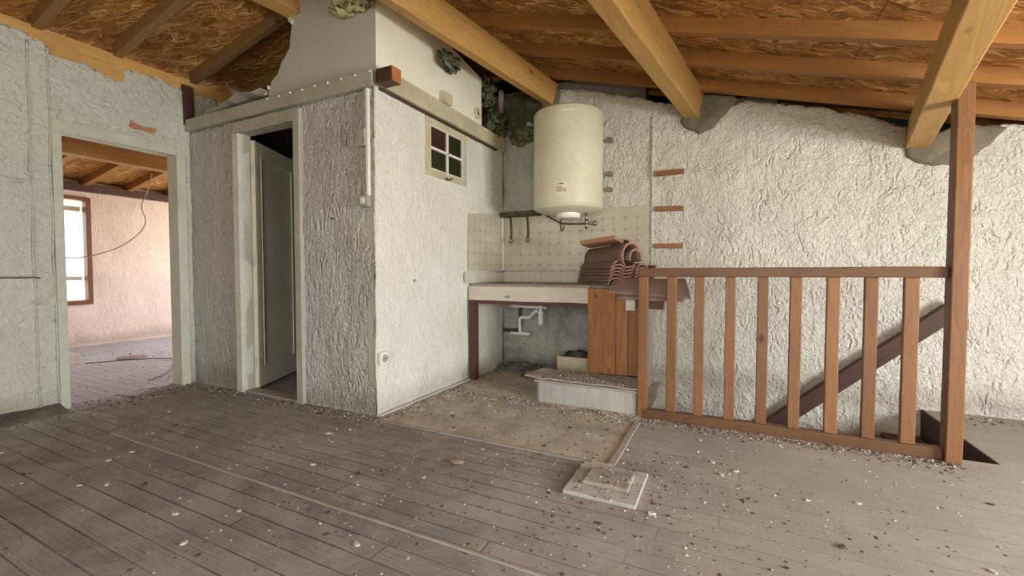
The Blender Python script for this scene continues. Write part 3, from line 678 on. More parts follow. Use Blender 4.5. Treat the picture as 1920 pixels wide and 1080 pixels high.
# debris, brick and hanging cable in the far room
tag(box('pale_block', -6.95,-6.72, 2.10,2.30, 0,.11, M['palewood'], bevel=.004), 'pale block standing on the far room floor beside the doorway', 'block')
bm = bmesh.new()
tube(bm, smooth_path([(-6.8,3.10,2.36),(-6.85,3.06,2.1),(-6.9,3.02,1.92),(-6.9,3.06,1.72),(-6.92,2.98,1.55),(-6.95,2.78,1.37),(-6.98,2.50,1.25),(-7,2.28,1.23),(-7.05,2.0,1.32),(-7.1,1.8,1.40)],6), .006, 8)
tag(obj('hanging_cable', bm, M['cable'], smooth=True), 'thin loose cable hanging in a loop in the far room', 'cable')
bm = bmesh.new()
tube(bm, smooth_path([(-6.6,2.3,.012),(-6.3,2.75,.012),(-6.0,2.9,.012),(-5.6,2.72,.012),(-5.2,2.45,.012),(-5.0,2.20,.012)],6), .005, 6)
tag(obj('floor_cable', bm, M['darkmetal'], smooth=True), 'thin cable lying curved on the far room floor', 'cable')
bm = bmesh.new(); bmesh.ops.create_icosphere(bm, subdivisions=3, radius=.12, matrix=Matrix.Translation((-6.6,2.75,.0)) @ Matrix.Diagonal((1.2,1.3,.16,1)))
for v in bm.verts: v.co += noise.noise_vector(v.co*14)*.012; v.co.z = max(v.co.z, .0)
tag(obj('crumpled_rag', bm, M['terrapink'], smooth=True), 'flat crumpled pinkish rag on the far room floor', 'rag')

# ------------------------------------------------------------------ conduit, switch, socket, vent, stubs
t = thing('wiring_conduit', 'thin white conduit running down the closet corner to a switch', 'conduit', (-2.32,2.38,1.55))
box('conduit', -2.335,-2.312, 2.365, 2.392, 1.60, 2.36, M['plastic'], t, .003)
box('junction_box', -2.405,-2.335, 2.352, 2.395, 1.955, 2.075, M['greyplastic'], t, .005)
bm = bmesh.new()
for z in (1.975, 1.99, 2.005): bx(bm, -2.343, -2.3345, 2.350, 2.354, z, z+.007)
obj('box_slots', bm, M['ink'], t)
s_ = box('switch', -2.39,-2.312, 2.352, 2.395, 1.525, 1.61, M['greyplastic'], t, .006)
box('rocker', -2.375,-2.335, 2.347, 2.353, 1.545, 1.59, M['plastic'], s_, .003)
t = thing('wall_socket', 'white wall socket low on the closet side near the corner', 'socket', (-2.27,2.445,.375))
box('socket_plate', -2.282,-2.248, 2.405, 2.49, .375, .47, M['plastic'], t, .006)
bm = bmesh.new(); bmesh.ops.create_cone(bm, cap_ends=True, segments=24, radius1=.03, radius2=.028, depth=.006, matrix=Matrix.Translation((-2.246,2.448,.423)) @ Matrix.Rotation(R(90),4,'Y'))
obj('socket_insert', bm, M['greyplastic'], t)
bm = bmesh.new()
for y in (2.438, 2.458): bmesh.ops.create_cone(bm, cap_ends=True, segments=10, radius1=.004, radius2=.004, depth=.004, matrix=Matrix.Translation((-2.242,y,.423)) @ Matrix.Rotation(R(90),4,'Y'))
obj('socket_holes', bm, M['ink'], t)
bm = bmesh.new(); bmesh.ops.create_cone(bm, cap_ends=True, segments=14, radius1=.014, radius2=.012, depth=.014, matrix=Matrix.Translation((-2.268,2.82,.985)) @ Matrix.Rotation(R(90),4,'Y'))
tag(obj('wall_stud', bm, M['greyplastic']), 'tiny capped stud in the middle of the closet side wall', 'stud')
bm = bmesh.new(); bmesh.ops.create_cone(bm, cap_ends=True, segments=10, radius1=.006, radius2=.006, depth=.02, matrix=Matrix.Translation((-2.70,2.385,1.46)) @ Matrix.Rotation(R(90),4,'X'))
bm2 = bm
tag(obj('wall_plug_hole', bm2, M['ink']), 'small dark plug in the closet front plaster', 'plug')
t = thing('beam_stub', 'cut-off dark beam end sticking out at the closet corner', 'beam', (-2.2,2.4,2.35))
box('stub_body', -2.224,-2.088, 2.36,2.455, 2.368,2.468, M['darkwood'], t, .004)  # dark body and orange end put the shaded and lit sides into colour
o = box('stub_end', -2.088,-2.078, 2.361,2.454, 2.369,2.467, M['litend'], t, .003, rough=.003, subd=3); o['label'] = 'lit orange end face'
tag(box('wood_block', -2.26,-2.20, 3.15,3.27, 2.516,2.61, M['trimcream'], bevel=.004, rough=.003, subd=3), 'small wooden block nailed above the four-pane window', 'block')
bm = bmesh.new()
T_ = Matrix.Translation((-2.255,3.785,2.625)) @ Matrix.Rotation(R(90),4,'Y')
for r0, r1, z0, z1 in ((.055,.038,0,.014),(.038,.026,.0,.022)):
    n=32; rg=[[bm.verts.new(T_ @ Vector((r*math.cos(2*math.pi*k/n), r*math.sin(2*math.pi*k/n), z))) for k in range(n)] for r, z in ((r0,0),(r0-.004,z1),(r1+.003,z1),(r1,0))]
    for A, B in zip(rg, rg[1:]):
        for k in range(n): bm.faces.new((A[k],A[(k+1)%n],B[(k+1)%n],B[k])).smooth = True
t = thing('round_vent', 'round vent ring on the cream partition, near its right edge', 'vent', (-2.255,3.785,2.57))
obj('vent_ring', bm, M['trimcream'], t)
bm = bmesh.new(); bmesh.ops.create_cone(bm, cap_ends=True, segments=24, radius1=.03, radius2=.03, depth=.01, matrix=T_); obj('vent_hole', bm, M['black'], t)
# mineral wool clumps
def clump(name, c, r, mat, label, amp=.05, sub=4, cat='insulation', sq=None):
    bm = bmesh.new(); bmesh.ops.create_icosphere(bm, subdivisions=sub, radius=1)
    if sq is None: sq = 0
    for v in bm.verts:
        d = v.co.copy(); v.co = Vector(c) + Vector((d.x*r[0], d.y*r[1], d.z*r[2])) + noise.noise_vector(d*2.2+Vector(c)*3)*amp + noise.noise_vector(d*6+Vector(c))*amp*.55
    return tag(obj(name, bm, mat, smooth=True), label, cat)
clump('insulation_tuft', (-2.42,2.345,2.965), (.20,.06,.055), M['wool'], 'yellow insulation tuft spilling over the top of the grey partition', .05)
clump('insulation_tuft', (-2.19,3.20,2.865), (.045,.12,.06), M['woold'], 'grimy insulation tuft hanging down on the cream partition', .05)
bm = bmesh.new(); poly_prism(bm, [(3.02,2.90),(3.06,2.76),(3.075,2.86),(3.12,2.80),(3.18,2.775),(3.28,2.785),(3.31,2.83),(3.24,2.81),(3.14,2.84),(3.10,2.93)], lambda a, b, d: (-2.15+d+.03*math.sin(a*30), a, b), .006)
tag(obj('torn_foil', bm, M['foil']), 'dark torn facing under the insulation tuft on the cream partition', 'foil')
clump('insulation_heap', (-2.22,4.14,2.62), (.06,.16,.10), M['woold'], 'mossy insulation in the dark corner above the board end', .07)
clump('insulation_strand', (-2.25,3.99,2.90), (.05,.07,.16), M['woold'], 'ragged insulation strand hanging in the dark upper corner', .07)
clump('insulation_strand', (-2.02,4.32,2.52), (.14,.05,.07), M['woold'], 'yellowish insulation strand on the sooty wall left of the heater', .05)
tag(box('stud_batten', -2.24,-2.20, 4.20,4.25, 2.5,3.0, M['greywood'], bevel=.003), 'grey vertical batten in the dark gap behind the partition', 'batten')
# mortar around the beam ends
def patch(label, pts, y=4.345, th=.05):
    bm = bmesh.new(); P = [Vector((a,0,b)) for a, b in pts]; c = sum(P, Vector())/len(P)
    dense = []
    for i in range(len(P)):
        a, b = P[i], P[(i+1)%len(P)]
        k = max(2, int((b-a).length/.025))
        for q in range(k):
            p = a.lerp(b, q/k); p += noise.noise_vector(p*17)*.014; p.y = 0; dense.append(p)
    n = len(dense); rings = []
    for s, dy in ((1, th), (.97, .008), (.85, 0), (.6,-.006), (.35,-.01), (.12,-.006)):
        rings.append([bm.verts.new(Vector((0,y+dy,0)) + c + (p-c)*s + Vector((0, noise.noise((c+(p-c)*s)*14)*.016*(0 if s==1 else 1), 0))) for p in dense])
    for A, B in zip(rings, rings[1:]):
        for k in range(n):
            f = bm.faces.new((A[k],A[(k+1)%n],B[(k+1)%n],B[k])); f.smooth = True
    bm.faces.new(rings[-1])
    return tag(obj('mortar_patch', bm, M['mortar']), label, 'mortar')
patch('grey mortar patch around the end of the middle beam', [(-.43,2.46),(-.40,2.40),(-.33,2.355),(-.255,2.315),(-.17,2.335),(-.10,2.40),(-.02,2.48),(.055,2.57),(.02,2.61),(-.10,2.64),(-.2,2.67),(-.35,2.6)])
patch('grey mortar patch around the end of the beam over the post', [(1.19,1.99),(1.20,1.93),(1.26,1.885),(1.36,1.85),(1.47,1.845),(1.56,1.87),(1.64,1.95),(1.70,2.02),(1.76,2.08),(1.60,2.12),(1.45,2.13),(1.30,2.05)])
patch('grey mortar patch beside the beam end above the water heater', [(-1.80,2.76),(-1.70,2.74),(-1.63,2.79),(-1.60,2.90),(-1.62,3.0),(-1.72,3.03),(-1.82,2.95)])

# ------------------------------------------------------------------ wall tiling behind the counter
struct(box('trim_17', -2.27,-.69, 4.352,4.39, 1.075,1.69, M['tilesx'], bevel=.001))
bm = bmesh.new(); poly_prism(bm, [(3.64,1.07),(4.352,1.07),(4.352,1.70),(3.64,1.625)], lambda a, b, d: (-2.262-d, a, b), .012)
struct(obj('trim_18', bm, M['tilesy'], origin=(-2.262,4,1.07)))
struct(box('trim_19', -2.264,-2.252, 4.325,4.353, 1.07,1.70, M['plastic'], bevel=.003))
# cream skirting tiles above the worktop, each one its own slab
for k in range(7):
    x0 = -2.24+.222*k
    if x0 > -.9: break
    tag(box('skirting_tile', x0, x0+.218, 4.325,4.351, .95,1.065, M['splash'], bevel=.002), 'plain cream tile of the low row along the worktop back', 'tile', 'low tile row behind the worktop')
for k in range(4):
    y0 = 3.55+.2*k
    tag(box('skirting_tile', -2.262, -2.236, y0, min(y0+.197,4.32), .95,1.055, M['splash'], bevel=.002), 'plain cream tile of the low row on the closet side of the worktop', 'tile', 'low tile row on the closet side')

# ------------------------------------------------------------------ kitchen counter
t = thing('kitchen_counter', 'old wooden kitchen counter frame with whitewashed front board', 'counter', (-1.6,4.0,0))
bm = bmesh.new()   # worktop with a sink cut-out
for a in ((-2.25,-2.1,3.645,4.32,.924,.946),(-1.62,-.66,3.70,4.32,.918,.944),(-2.1,-1.62,3.645,3.74,.918,.944),(-2.1,-1.62,4.22,4.32,.918,.944),(-1.62,-1.06,3.645,3.70,.918,.944)): bx(bm,*a)
obj('worktop', bm, M['greywood'], t, .003)
o = box('front_board', -2.262,-1.066, 3.62,3.645, .787,.922, M['palewood'], t, .004, rough=.004, subd=12); o['label'] = 'whitewashed pine front board'
box('front_beam', -2.262,-1.066, 3.62,3.70, .755,.786, M['darkwood'], t, .003)
box('post', -2.262,-2.195, 3.625,3.70, .0,.755, M['darkwoodz'], t, .004)
box('cross_rail', -1.06,-.46, 3.62,3.69, .76,.82, M['railx'], t, .004)
sd = box('side_panel', -.665,-.64, 3.72,4.32, .0,.90, M['concrete'], t, .003); sd['label'] = 'grey painted side panel'
for k, (a, b, tp) in enumerate(((-1.066,-.832,.918),(-.829,-.735,.90),(-.732,-.640,.76))):
    o = box('pine_board', a, b, 3.60+.012*k, 3.625+.012*k, .205, tp, M['pine'], t, .003)
box('rail_block', -.745,-.675, 3.585,3.618, .745,.835, M['palewood'], t, .004)
# sink waste pipes
t = thing('sink_waste_pipe', 'white plastic sink drain with bottle trap under the counter', 'pipe', (-1.8,4.0,.4))
bm = bmesh.new(); tube(bm, [(-2.0,4.0,.712),(-1.6,4.0,.705)], .014, 14); obj('cross_pipe', bm, M['pvc'], t)
bm = bmesh.new(); tube(bm, [(-1.66,4.0,.76),(-1.66,4.0,.60)], .016, 14); tube(bm, [(-1.66,4.0,.70),(-1.66,4.0,.735)], .027, 14); obj('drop_pipe', bm, M['pvc'], t)
bm = bmesh.new(); tube(bm, [(-1.66,4.0,.665),(-1.66,4.0,.64),(-1.66,4.0,.638),(-1.66,4.0,.56),(-1.66,4.0,.53)], [.03,.03,.026,.026,.018], 16); obj('bottle_trap', bm, M['pvc'], t)
bm = bmesh.new(); tube(bm, [(-1.95,4.0,.76),(-1.95,4.0,.735),(-1.95,4.0,.715)], [.032,.03,.014], 16); obj('sink_outlet', bm, M['pvc'], t)
bm = bmesh.new(); tube(bm, smooth_path([(-1.66,4.02,.64),(-1.74,4.08,.665),(-1.81,4.13,.62),(-1.86,4.16,.585),(-1.965,4.18,.575),(-1.975,4.18,.50),(-1.97,4.18,.42)],5), .018, 12); obj('s_bend', bm, M['pvc'], t)
bm = bmesh.new(); tube(bm, [(-2.08,4.18,.405),(-1.86,4.18,.408)], .02, 12); obj('waste_stub', bm, M['pvc'], t)
bm = bmesh.new(); tube(bm, smooth_path([(-2.22,4.30,.42),(-2.10,4.30,.42),(-2.03,4.31,.46),(-2.03,4.31,.66),(-1.9,4.31,.72)],4), .02, 10)
tag(obj('iron_pipe', bm, M['darkmetal'], smooth=True), 'dark old pipe on the wall behind the white sink drain', 'pipe')
t = thing('shallow_tray', 'cream shallow tray lying under the counter against the pine boards', 'tray', (-1.3,4.1,.1))
bm = bmesh.new()
for a in ((-1.47,-1.10,3.95,3.965,.13,.25),(-1.47,-1.10,4.19,4.205,.13,.25),(-1.47,-1.455,3.965,4.19,.13,.25),(-1.115,-1.10,3.965,4.19,.13,.25),(-1.47,-1.10,3.95,4.205,.11,.13)): bx(bm,*a)
obj('tray_body', bm, M['trimcream'], t, .003)
clump('rubble_pile', (-1.28,4.08,.24), (.14,.09,.05), M['soot'], 'dark rubble heaped in the cream tray under the counter', .04, 3, 'rubble')
clump('rubble_heap', (-1.55,3.98,.02), (.30,.12,.08), M['dust'], 'dusty rubble heap on the floor under the counter', .05, 4, 'rubble')
clump('rubble_heap', (-2.0,4.25,.0), (.28,.12,.07), M['dust'], 'dark rubble heap in the corner under the sink drain', .04, 4, 'rubble')

# ------------------------------------------------------------------ low box step
t = thing('box_step', 'low grey box step with loose top board before the pine boards', 'step', (-1.0,3.45,0))
bm = bmesh.new()
for a in ((-1.40,-1.36,3.29,3.58,0,.17),(-.635,-.59,3.29,3.58,0,.17),(-1.36,-.635,3.56,3.58,0,.17)): bx(bm,*a)
obj('step_side', bm, M['greywood'], t, .004)
box('step_front', -1.375,-.60, 3.265,3.29, 0,.165, M['steppaint'], t, .004, rough=.003, subd=10)
box('step_rim', -1.41,-.585, 3.255,3.32, .163,.182, M['greywood'], t, .004, rough=.005, subd=14)
bm = bmesh.new()
for i in range(1):
    nx, ny = 30, 14; V = [[None]*(ny+1) for _ in range(nx+1)]
    for a in range(nx+1):
        for b in range(ny+1):
            x = -1.47+.88*a/nx + (.05*(b/ny-.3) if a == 0 else 0); y = 3.235+.345*b/ny + .014*noise.noise(Vector((a*.35,b*.3,0)))
            z = .195+.006*noise.noise(Vector((a*.2,b*.3,4))) + .012*max(0, 1-a/4)
            V[a][b] = bm.verts.new((x, y, z))
    fs = [bm.faces.new((V[a][b],V[a+1][b],V[a+1][b+1],V[a][b+1])) for a in range(nx) for b in range(ny)]
    r = bmesh.ops.extrude_face_region(bm, geom=fs)
    for g in r['geom']:
        if isinstance(g, bmesh.types.BMVert): g.co.z += .012
obj('step_top', bm, M['dustlight'], t)

# ------------------------------------------------------------------ water heater
t = thing('water_heater', 'cream cylindrical water heater hung on the back wall', 'water heater', (-1.385,4.0,1.6))
HX, HY, HR = -1.385, 4.0, .325
bm = bmesh.new(); lathe(bm, [(HR-.03,1.655),(HR-.004,1.66),(HR,1.672),(HR,2.518),(HR-.006,2.533),(HR-.03,2.546),(HR-.10,2.554),(.02,2.558)], HX, HY, 96)
for v in bm.verts:
    if 1.7 < v.co.z < 2.68: pass
obj('tank', bm, M['enamel'], t)
bm = bmesh.new(); lathe(bm, [(.02,1.592),(.14,1.594),(.24,1.612),(.30,1.637),(HR+.002,1.655),(HR+.003,1.668),(HR,1.671),(HR-.02,1.671)], HX, HY, 96); obj('bottom_cap', bm, M['enamel'], t)
bm = bmesh.new(); lathe(bm, [(.0001,1.555),(.095,1.556),(.108,1.562),(.112,1.60),(.112,1.61)], HX+.03, HY-.07, 48); o = obj('thermostat_cover', bm, M['plastic'], t); o['label'] = 'white round thermostat cover'
def curved_label(name, th0, th1, z0, z1, mat, dr_=.0015, par=None):
    bm = bmesh.new(); n = 12; rows = []
    for k in range(n+1):
        th = th0+(th1-th0)*k/n
        rows.append([bm.verts.new((HX+(HR+q)*math.cos(th), HY+(HR+q)*math.sin(th), z)) for q, z in ((dr_,z0),(dr_,z1),(0.0,z1),(0.0,z0))])
    for A, B in zip(rows, rows[1:]):
        for i in range(4): bm.faces.new((A[i],A[(i+1)%4],B[(i+1)%4],B[i]))
    bm.faces.new(rows[0]); bm.faces.new(rows[-1][::-1])
    return obj(name, bm, mat, par or t)
ca = math.atan2(-HY, -HX)   # direction to the camera
o = curved_label('rating_label', ca-.34, ca-.02, 1.745, 1.855, M['stickerw']); o['label'] = 'faded rating label'
o2 = curved_label('label_text', ca-.32, ca-.15, 1.765, 1.815, M['sticker'], .002)
curved_label('label_text', ca-.14, ca-.04, 1.765, 1.80, M['sticker'], .002)
curved_label('brand_mark', ca-.28, ca-.22, 1.833, 1.839, M['ink'], .0025); curved_label('brand_mark', ca-.21, ca-.12, 1.832, 1.841, M['ink'], .0025)
curved_label('scuff_mark', ca-.20, ca+.16, 2.468, 2.486, M['paintlight'], .001)
for z in (2.33, 2.0, 1.85):
    bm = bmesh.new(); bx(bm, HX+.30, HX+.345, 4.26, 4.36, z, z+.035); obj('wall_bracket', bm, M['metal'], t, .002)
bm = bmesh.new(); tube(bm, [(-1.19,3.96,1.60),(-1.19,3.96,1.53)], .014, 10); tube(bm, [(-1.19,3.96,1.50),(-1.19,3.96,1.535)], .022, 10); tube(bm, [(-1.19,3.96,1.53),(-1.19,3.96,1.455)], .013, 10)
tube(bm, [(-1.19,3.96,1.505),(-1.12,3.95,1.505)], .012, 10); tube(bm, [(-1.12,3.95,1.505),(-1.09,3.95,1.505)], .024, 10)
obj('safety_valve', bm, M['metal'], t)
bm = bmesh.new(); tube(bm, smooth_path([(-1.62,4.05,1.61),(-1.52,4.02,1.56),(-1.45,4.0,1.525),(-1.32,3.98,1.51),(-1.19,3.96,1.505)],5), .009, 8); obj('hose', bm, M['darkmetal'], t)
bm = bmesh.new(); tube(bm, smooth_path([(-1.455,4.0,1.56),(-1.455,4.0,1.48),(-1.44,4.0,1.455),(-1.425,4.0,1.48),(-1.425,4.0,1.50)],4), .008, 8); obj('drip_hook', bm, M['darkmetal'], t)

# pipe ledge and two capped supply pipes
t = thing('supply_pipes', 'dark supply pipe run on the tiles left of the heater', 'pipe', (-2.0,4.32,1.4))
box('pipe_ledge', -2.26,-1.80, 4.26,4.352, 1.66,1.71, M['soot'], t, .004, rough=.008, subd=8)
for xp in (-2.13, -1.93):
    bm = bmesh.new(); tube(bm, smooth_path([(xp-.02,4.30,1.67),(xp-.012,4.30,1.60),(xp,4.29,1.52),(xp+.004,4.28,1.43)],4), .013, 8); q = obj('supply_pipe', bm, M['darkmetal'], t)
    bm = bmesh.new(); bmesh.ops.create_uvsphere(bm, u_segments=12, v_segments=8, radius=.028, matrix=Matrix.Translation((xp+.004,4.275,1.40)) @ Matrix.Diagonal((.8,1,1.1,1)))
    tube(bm, [(xp+.004,4.275,1.40),(xp+.004,4.23,1.385)], .012, 8); obj('stop_tap', bm, M['metal'], q, smooth=True)

bm = bmesh.new(); tube(bm, [(-.668+.006*noise.noise(Vector((z*5,0,0))), 4.372, z) for z in [1.08+1.45*k/50 for k in range(51)]], .014, 8)
struct(obj('trim_21', bm, M['back'], origin=(-.668,4.372,1.08)))
# ------------------------------------------------------------------ wall rungs
for z, txt, a in ((1.985,'top',.0005),(1.650,'middle',-.003),(1.302,'lowest',-.003)):
    bm = bmesh.new(); bx(bm, -.635,-.385, 4.335,4.40, z-.022, z+.022)
    for v in bm.verts: v.co.z += a*(1 if v.co.x > -.5 else -1)
    tag(obj('wall_rung', bm, M['rung'], bevel=.004), '%s of the three short brown wood bars set in the back wall' % txt, 'wood bar', 'wood bars in the back wall')

# ------------------------------------------------------------------ railing, post, stair
t = thing('stair_railing', 'red-brown wooden railing with flat balusters along the stair opening', 'railing', (.25,3.26,0))
box('top_rail', -.582,1.086, 3.235,3.30, 1.022,1.084, M['railx'], t, .005, rough=.0025, subd=16)
box('bottom_rail', -.535,1.088, 3.235,3.30, .0,.064, M['railx'], t, .005, rough=.0025, subd=16)
cen = [(-.553,.066),(-.357,.064),(-.178,.062),(.012,.062),(.200,.062),(.380,.064),(.572,.066),(.755,.064),(.938,.068)]
for k, (x, wd) in enumerate(cen):
    z0 = .0 if k == 0 else .064
    box('newel_post' if k == 0 else 'baluster', x-wd/2, x+wd/2, 3.245, 3.283 if k else 3.30, z0, 1.022, M['railz'], t, .004, rough=.002, subd=10)
t = thing('tall_post', 'tall red-brown post rising from the railing end to the roof beam', 'post', (1.12,3.24,0))
o = box('post_shaft', 1.088,1.16, 3.20,3.285, 0,2.07, M['railz'], t, .005, rough=.002, subd=18)
box('post_knob', 1.16,1.172, 3.22,3.26, .735,.80, M['railz'], t, .003)
# handrail along the wall
def bar(name, a, b, w_, h_, mat, parent=None, bevel=.004):
    a = Vector(a); b = Vector(b); d = b-a; L = d.length; bm = bmesh.new(); bx(bm, 0, L, -w_/2, w_/2, -h_/2, h_/2)
    o = obj(name, bm, mat, bevel=bevel, origin=(0,0,0)); o.parent = parent
    ang = math.atan2(d.z, d.x); o.rotation_euler = (0, -ang, 0)
    o.location = a if parent is None else world_mat(parent).inverted() @ a
    return o
t = thing('stair_handrail', 'dark brown slanting handrail on the wall behind the balusters', 'handrail', (1.4,4.25,.8))
bar('handrail', (-.3,4.305,-.84), (1.50,4.305,.80), .06, .115, M['darkwood'], t)
for x in (.55, 1.2):
    z = -.84 + (x+.3)*1.64/1.8
    bm = bmesh.new(); bx(bm, x-.02, x+.02, 4.33, 4.40, z-.03, z+.02); obj('handrail_bracket', bm, M['darkmetal'], t, .002)
t = thing('staircase', 'dark wooden stair treads going down in the stair opening', 'stairs', (.5,3.8,-2.4))
for k in range(10):
    x1 = 1.345-.02-.205*k; z = -.20-.205*k
    if x1-.26 < SX0: break
    box('tread', max(x1-.24, SX0+.01), x1, 3.32, 4.33, z-.035, z, M['darkwood'], t, .004)

# ------------------------------------------------------------------ roof tiles on the counter
def tile_mesh(L=.42, wdt=.27, th=.013):
    """interlocking roof tile: a barrel roll beside a flat pan; local X = length, local Y = width"""
    prof = [(-.022,-.006),(-.014,.001)]
    n = 18
    for k in range(n+1):                                  # barrel
        a = math.pi - math.pi*k/n; prof.append((.072+.072*math.cos(a), .050*math.sin(a)))
    prof += [(.16,-.004),(.19,.0),(.225,.004),(.245,.018),(.255,.034),(.27,.036)]
    bm = bmesh.new(); nl = 10; rows = []
    for i in range(nl+1):
        x = L*i/nl; tp = 1-.05*i/nl; rows.append([[bm.verts.new((x, y*tp, z*tp)) for y, z in prof], [bm.verts.new((x, y*tp+(0), z*tp-th)) for y, z in prof]])
    m_ = len(prof)
    for A, B in zip(rows, rows[1:]):
        for k in range(m_-1):
            f = bm.faces.new((A[0][k],A[0][k+1],B[0][k+1],B[0][k])); f.smooth = True
            f = bm.faces.new((A[1][k+1],A[1][k],B[1][k],B[1][k+1])); f.smooth = True
        for k in (0, m_-1): bm.faces.new((A[0][k],B[0][k],B[1][k],A[1][k]))
    for q in (rows[0], rows[-1]):
        for k in range(m_-1): f = bm.faces.new((q[0][k],q[0][k+1],q[1][k+1],q[1][k])); f.material_index = 1
    bmesh.ops.recalc_face_normals(bm, faces=bm.faces)
    me = bpy.data.meshes.new('roof_tile'); bm.to_mesh(me); bm.free(); me.materials.append(M['terradark']); me.materials.append(M['terra']); return me
tm = tile_mesh(); tm_long = tile_mesh(.42, .27, .016)
def place_tile(loc, rz, label, rx=0, ry=0, me=None, sc=1):
    o = bpy.data.objects.new('roof_tile', me or tm); C.collection.objects.link(o)
    o.location = loc; o.rotation_euler = (rx, ry, rz); o.scale = (sc,sc,sc)
    return tag(o, label, 'roof tile', 'terracotta roof tiles stacked on the counter')
# six nested tiles lying on the worktop
names = ['bottom', 'second lowest', 'third from the bottom', 'third from the top', 'second highest nested', 'uppermost nested']
for k in range(6):
    place_tile((-1.225+.006*k, 3.855-.008*(k%2), .966+.028*k), R(-36), '%s curved clay tile in the nested stack on the counter' % names[k], sc=1.0)
for k in range(5):
    place_tile((-1.075+.005*k, 3.995, .962+.030*k), R(-30), 'curved clay tile in the rear nested stack, layer %s from below' % ('one','two','three','four','five')[k])
# a wide barrel tile across both stacks, its open end to the right
def barrel_mesh(L, r0, r1, a0, a1, th=.015):
    bm = bmesh.new(); n = 26; nl = 8; rows = []
    for i in range(nl+1):
        x = L*i/nl; r = r0+(r1-r0)*i/nl
        rows.append([[bm.verts.new((x, q*math.cos(a0+(a1-a0)*k/n), q*math.sin(a0+(a1-a0)*k/n))) for k in range(n+1)] for q in (r, r-th)])
    for A, B in zip(rows, rows[1:]):
        for k in range(n):
            bm.faces.new((A[0][k],A[0][k+1],B[0][k+1],B[0][k])).smooth = True; bm.faces.new((A[1][k+1],A[1][k],B[1][k],B[1][k+1])).smooth = True
        for k in (0, n): bm.faces.new((A[0][k],B[0][k],B[1][k],A[1][k]))
    for q in (rows[0], rows[-1]):
        for k in range(n): bm.faces.new((q[0][k],q[0][k+1],q[1][k+1],q[1][k])).material_index = 1
    bmesh.ops.recalc_face_normals(bm, faces=bm.faces)
    me = bpy.data.meshes.new('ridge_tile'); bm.to_mesh(me); bm.free(); me.materials.append(M['terradark']); me.materials.append(M['terra']); return me
place_tile((-1.12,3.93,1.165), R(-28), 'large half-round clay tile arched over the nested stack', me=barrel_mesh(.45,.105,.125,R(-14),R(200)), ry=R(-2))
place_tile((-1.04,3.93,1.150), R(-26), 'smaller half-round clay tile nested inside the arched tile', me=barrel_mesh(.38,.075,.09,R(-10),R(190)), ry=R(-2))
bm = bmesh.new(); bx(bm, 0, .33, -.085, .085, 0, .022); bx(bm, 0,.33,-.085,-.07,.018,.036); bx(bm,0,.33,.07,.085,.018,.036)
o = obj('roof_tile', bm, [M['terra']], bevel=.004, origin=(0,0,0)); o.location = (-1.165,3.84,1.285); o.rotation_euler = (R(-8), R(-6), R(-12))
tag(o, 'flat reddish clay tile lying on top of the whole stack', 'roof tile', 'terracotta roof tiles stacked on the counter')
place_tile((-.93,3.98,1.285), R(-42), 'broken curved clay piece lying at the top right of the stack', me=barrel_mesh(.17,.05,.055,R(10),R(170),.012), ry=R(-3), rx=R(20))
# two flat tiles leaning over the cross rail
def leaning(pts, th, mat, label):
    bm = bmesh.new(); P = [Vector(p) for p in pts]; nrm = (P[1]-P[0]).cross(P[3]-P[0]).normalized()*th
    A = [bm.verts.new(p) for p in P]; B = [bm.verts.new(p+nrm) for p in P]
    bm.faces.new(A); bm.faces.new(B[::-1])
    for k in range(4): bm.faces.new((A[k],A[(k+1)%4],B[(k+1)%4],B[k]))
    bmesh.ops.subdivide_edges(bm, edges=bm.edges[:], cuts=5, use_grid_fill=True)
    for v in bm.verts: v.co += noise.noise_vector(v.co*9)*.005
    return tag(obj('flat_roof_tile', bm, mat, bevel=.003), label, 'roof tile', 'flat tiles leaning beside the railing')
leaning([(-.885,3.545,.885),(-.255,3.53,.850),(-.31,3.75,.985),(-.875,3.76,.985)], .022, M['terrapink'], 'upper of two flat clay tiles leaning behind the railing newel')
leaning([(-.80,3.535,.838),(-.30,3.53,.825),(-.33,3.72,.94),(-.79,3.73,.94)], .020, M['terrapink'], 'lower of two flat clay tiles leaning behind the railing newel')

# ------------------------------------------------------------------ floor fittings
bm = bmesh.new(); bx(bm, -2.24, -.56, 2.335, 3.27, .0005, .006); bx(bm, -2.24, -.56, 3.27, 4.35, .0005, .005)
tag(obj('lino_sheet', bm, M['lino'], origin=(-1.4,3,0)), 'dusty beige sheet covering the floor before the kitchen counter', 'floor sheet')
tag(box('floor_strip', -.575,-.535, 2.335,3.10, .004,.016, M['greywood'], bevel=.003, rough=.002, subd=8), 'narrow wooden edging strip between beige sheet and railing side floor', 'strip')
tag(box('floor_strip', -2.18,-.555, 2.322,2.340, .0,.012, M['greywood'], bevel=.003, rough=.002, subd=20), 'thin strip along the front edge of the beige floor sheet', 'strip')
tag(box('floor_strip', -3.6,.25, 1.364,1.380, .0,.007, M['greywood'], bevel=.003, rough=.0015, subd=30), 'long pale thin strip across the floorboards in the foreground', 'strip')
t = thing('floor_hatch', 'square pale plate with raised dusty lid on the floor', 'hatch', (-.53,2.13,0))
box('hatch_plate', -.695,-.355, 1.945,2.30, .0,.020, M['concrete'], t, .004, rough=.002, subd=6)
box('hatch_lid', -.625,-.405, 2.035,2.215, .020,.042, M['dustlight'], t, .006, rough=.003, subd=6)
tag(box('paper_scrap', -.66,-.545, 2.30,2.33, .012,.016, M['palewood'], bevel=.001, rough=.004, subd=5), 'small pale scrap at the back edge of the floor hatch', 'scrap')
# stair opening edge board on the right; its dark wood paints the shading below
struct(box('trim_20', SX1-.012, SX1, SY0, 4.36, -.60, .006, M['darkwood'], bevel=.002))
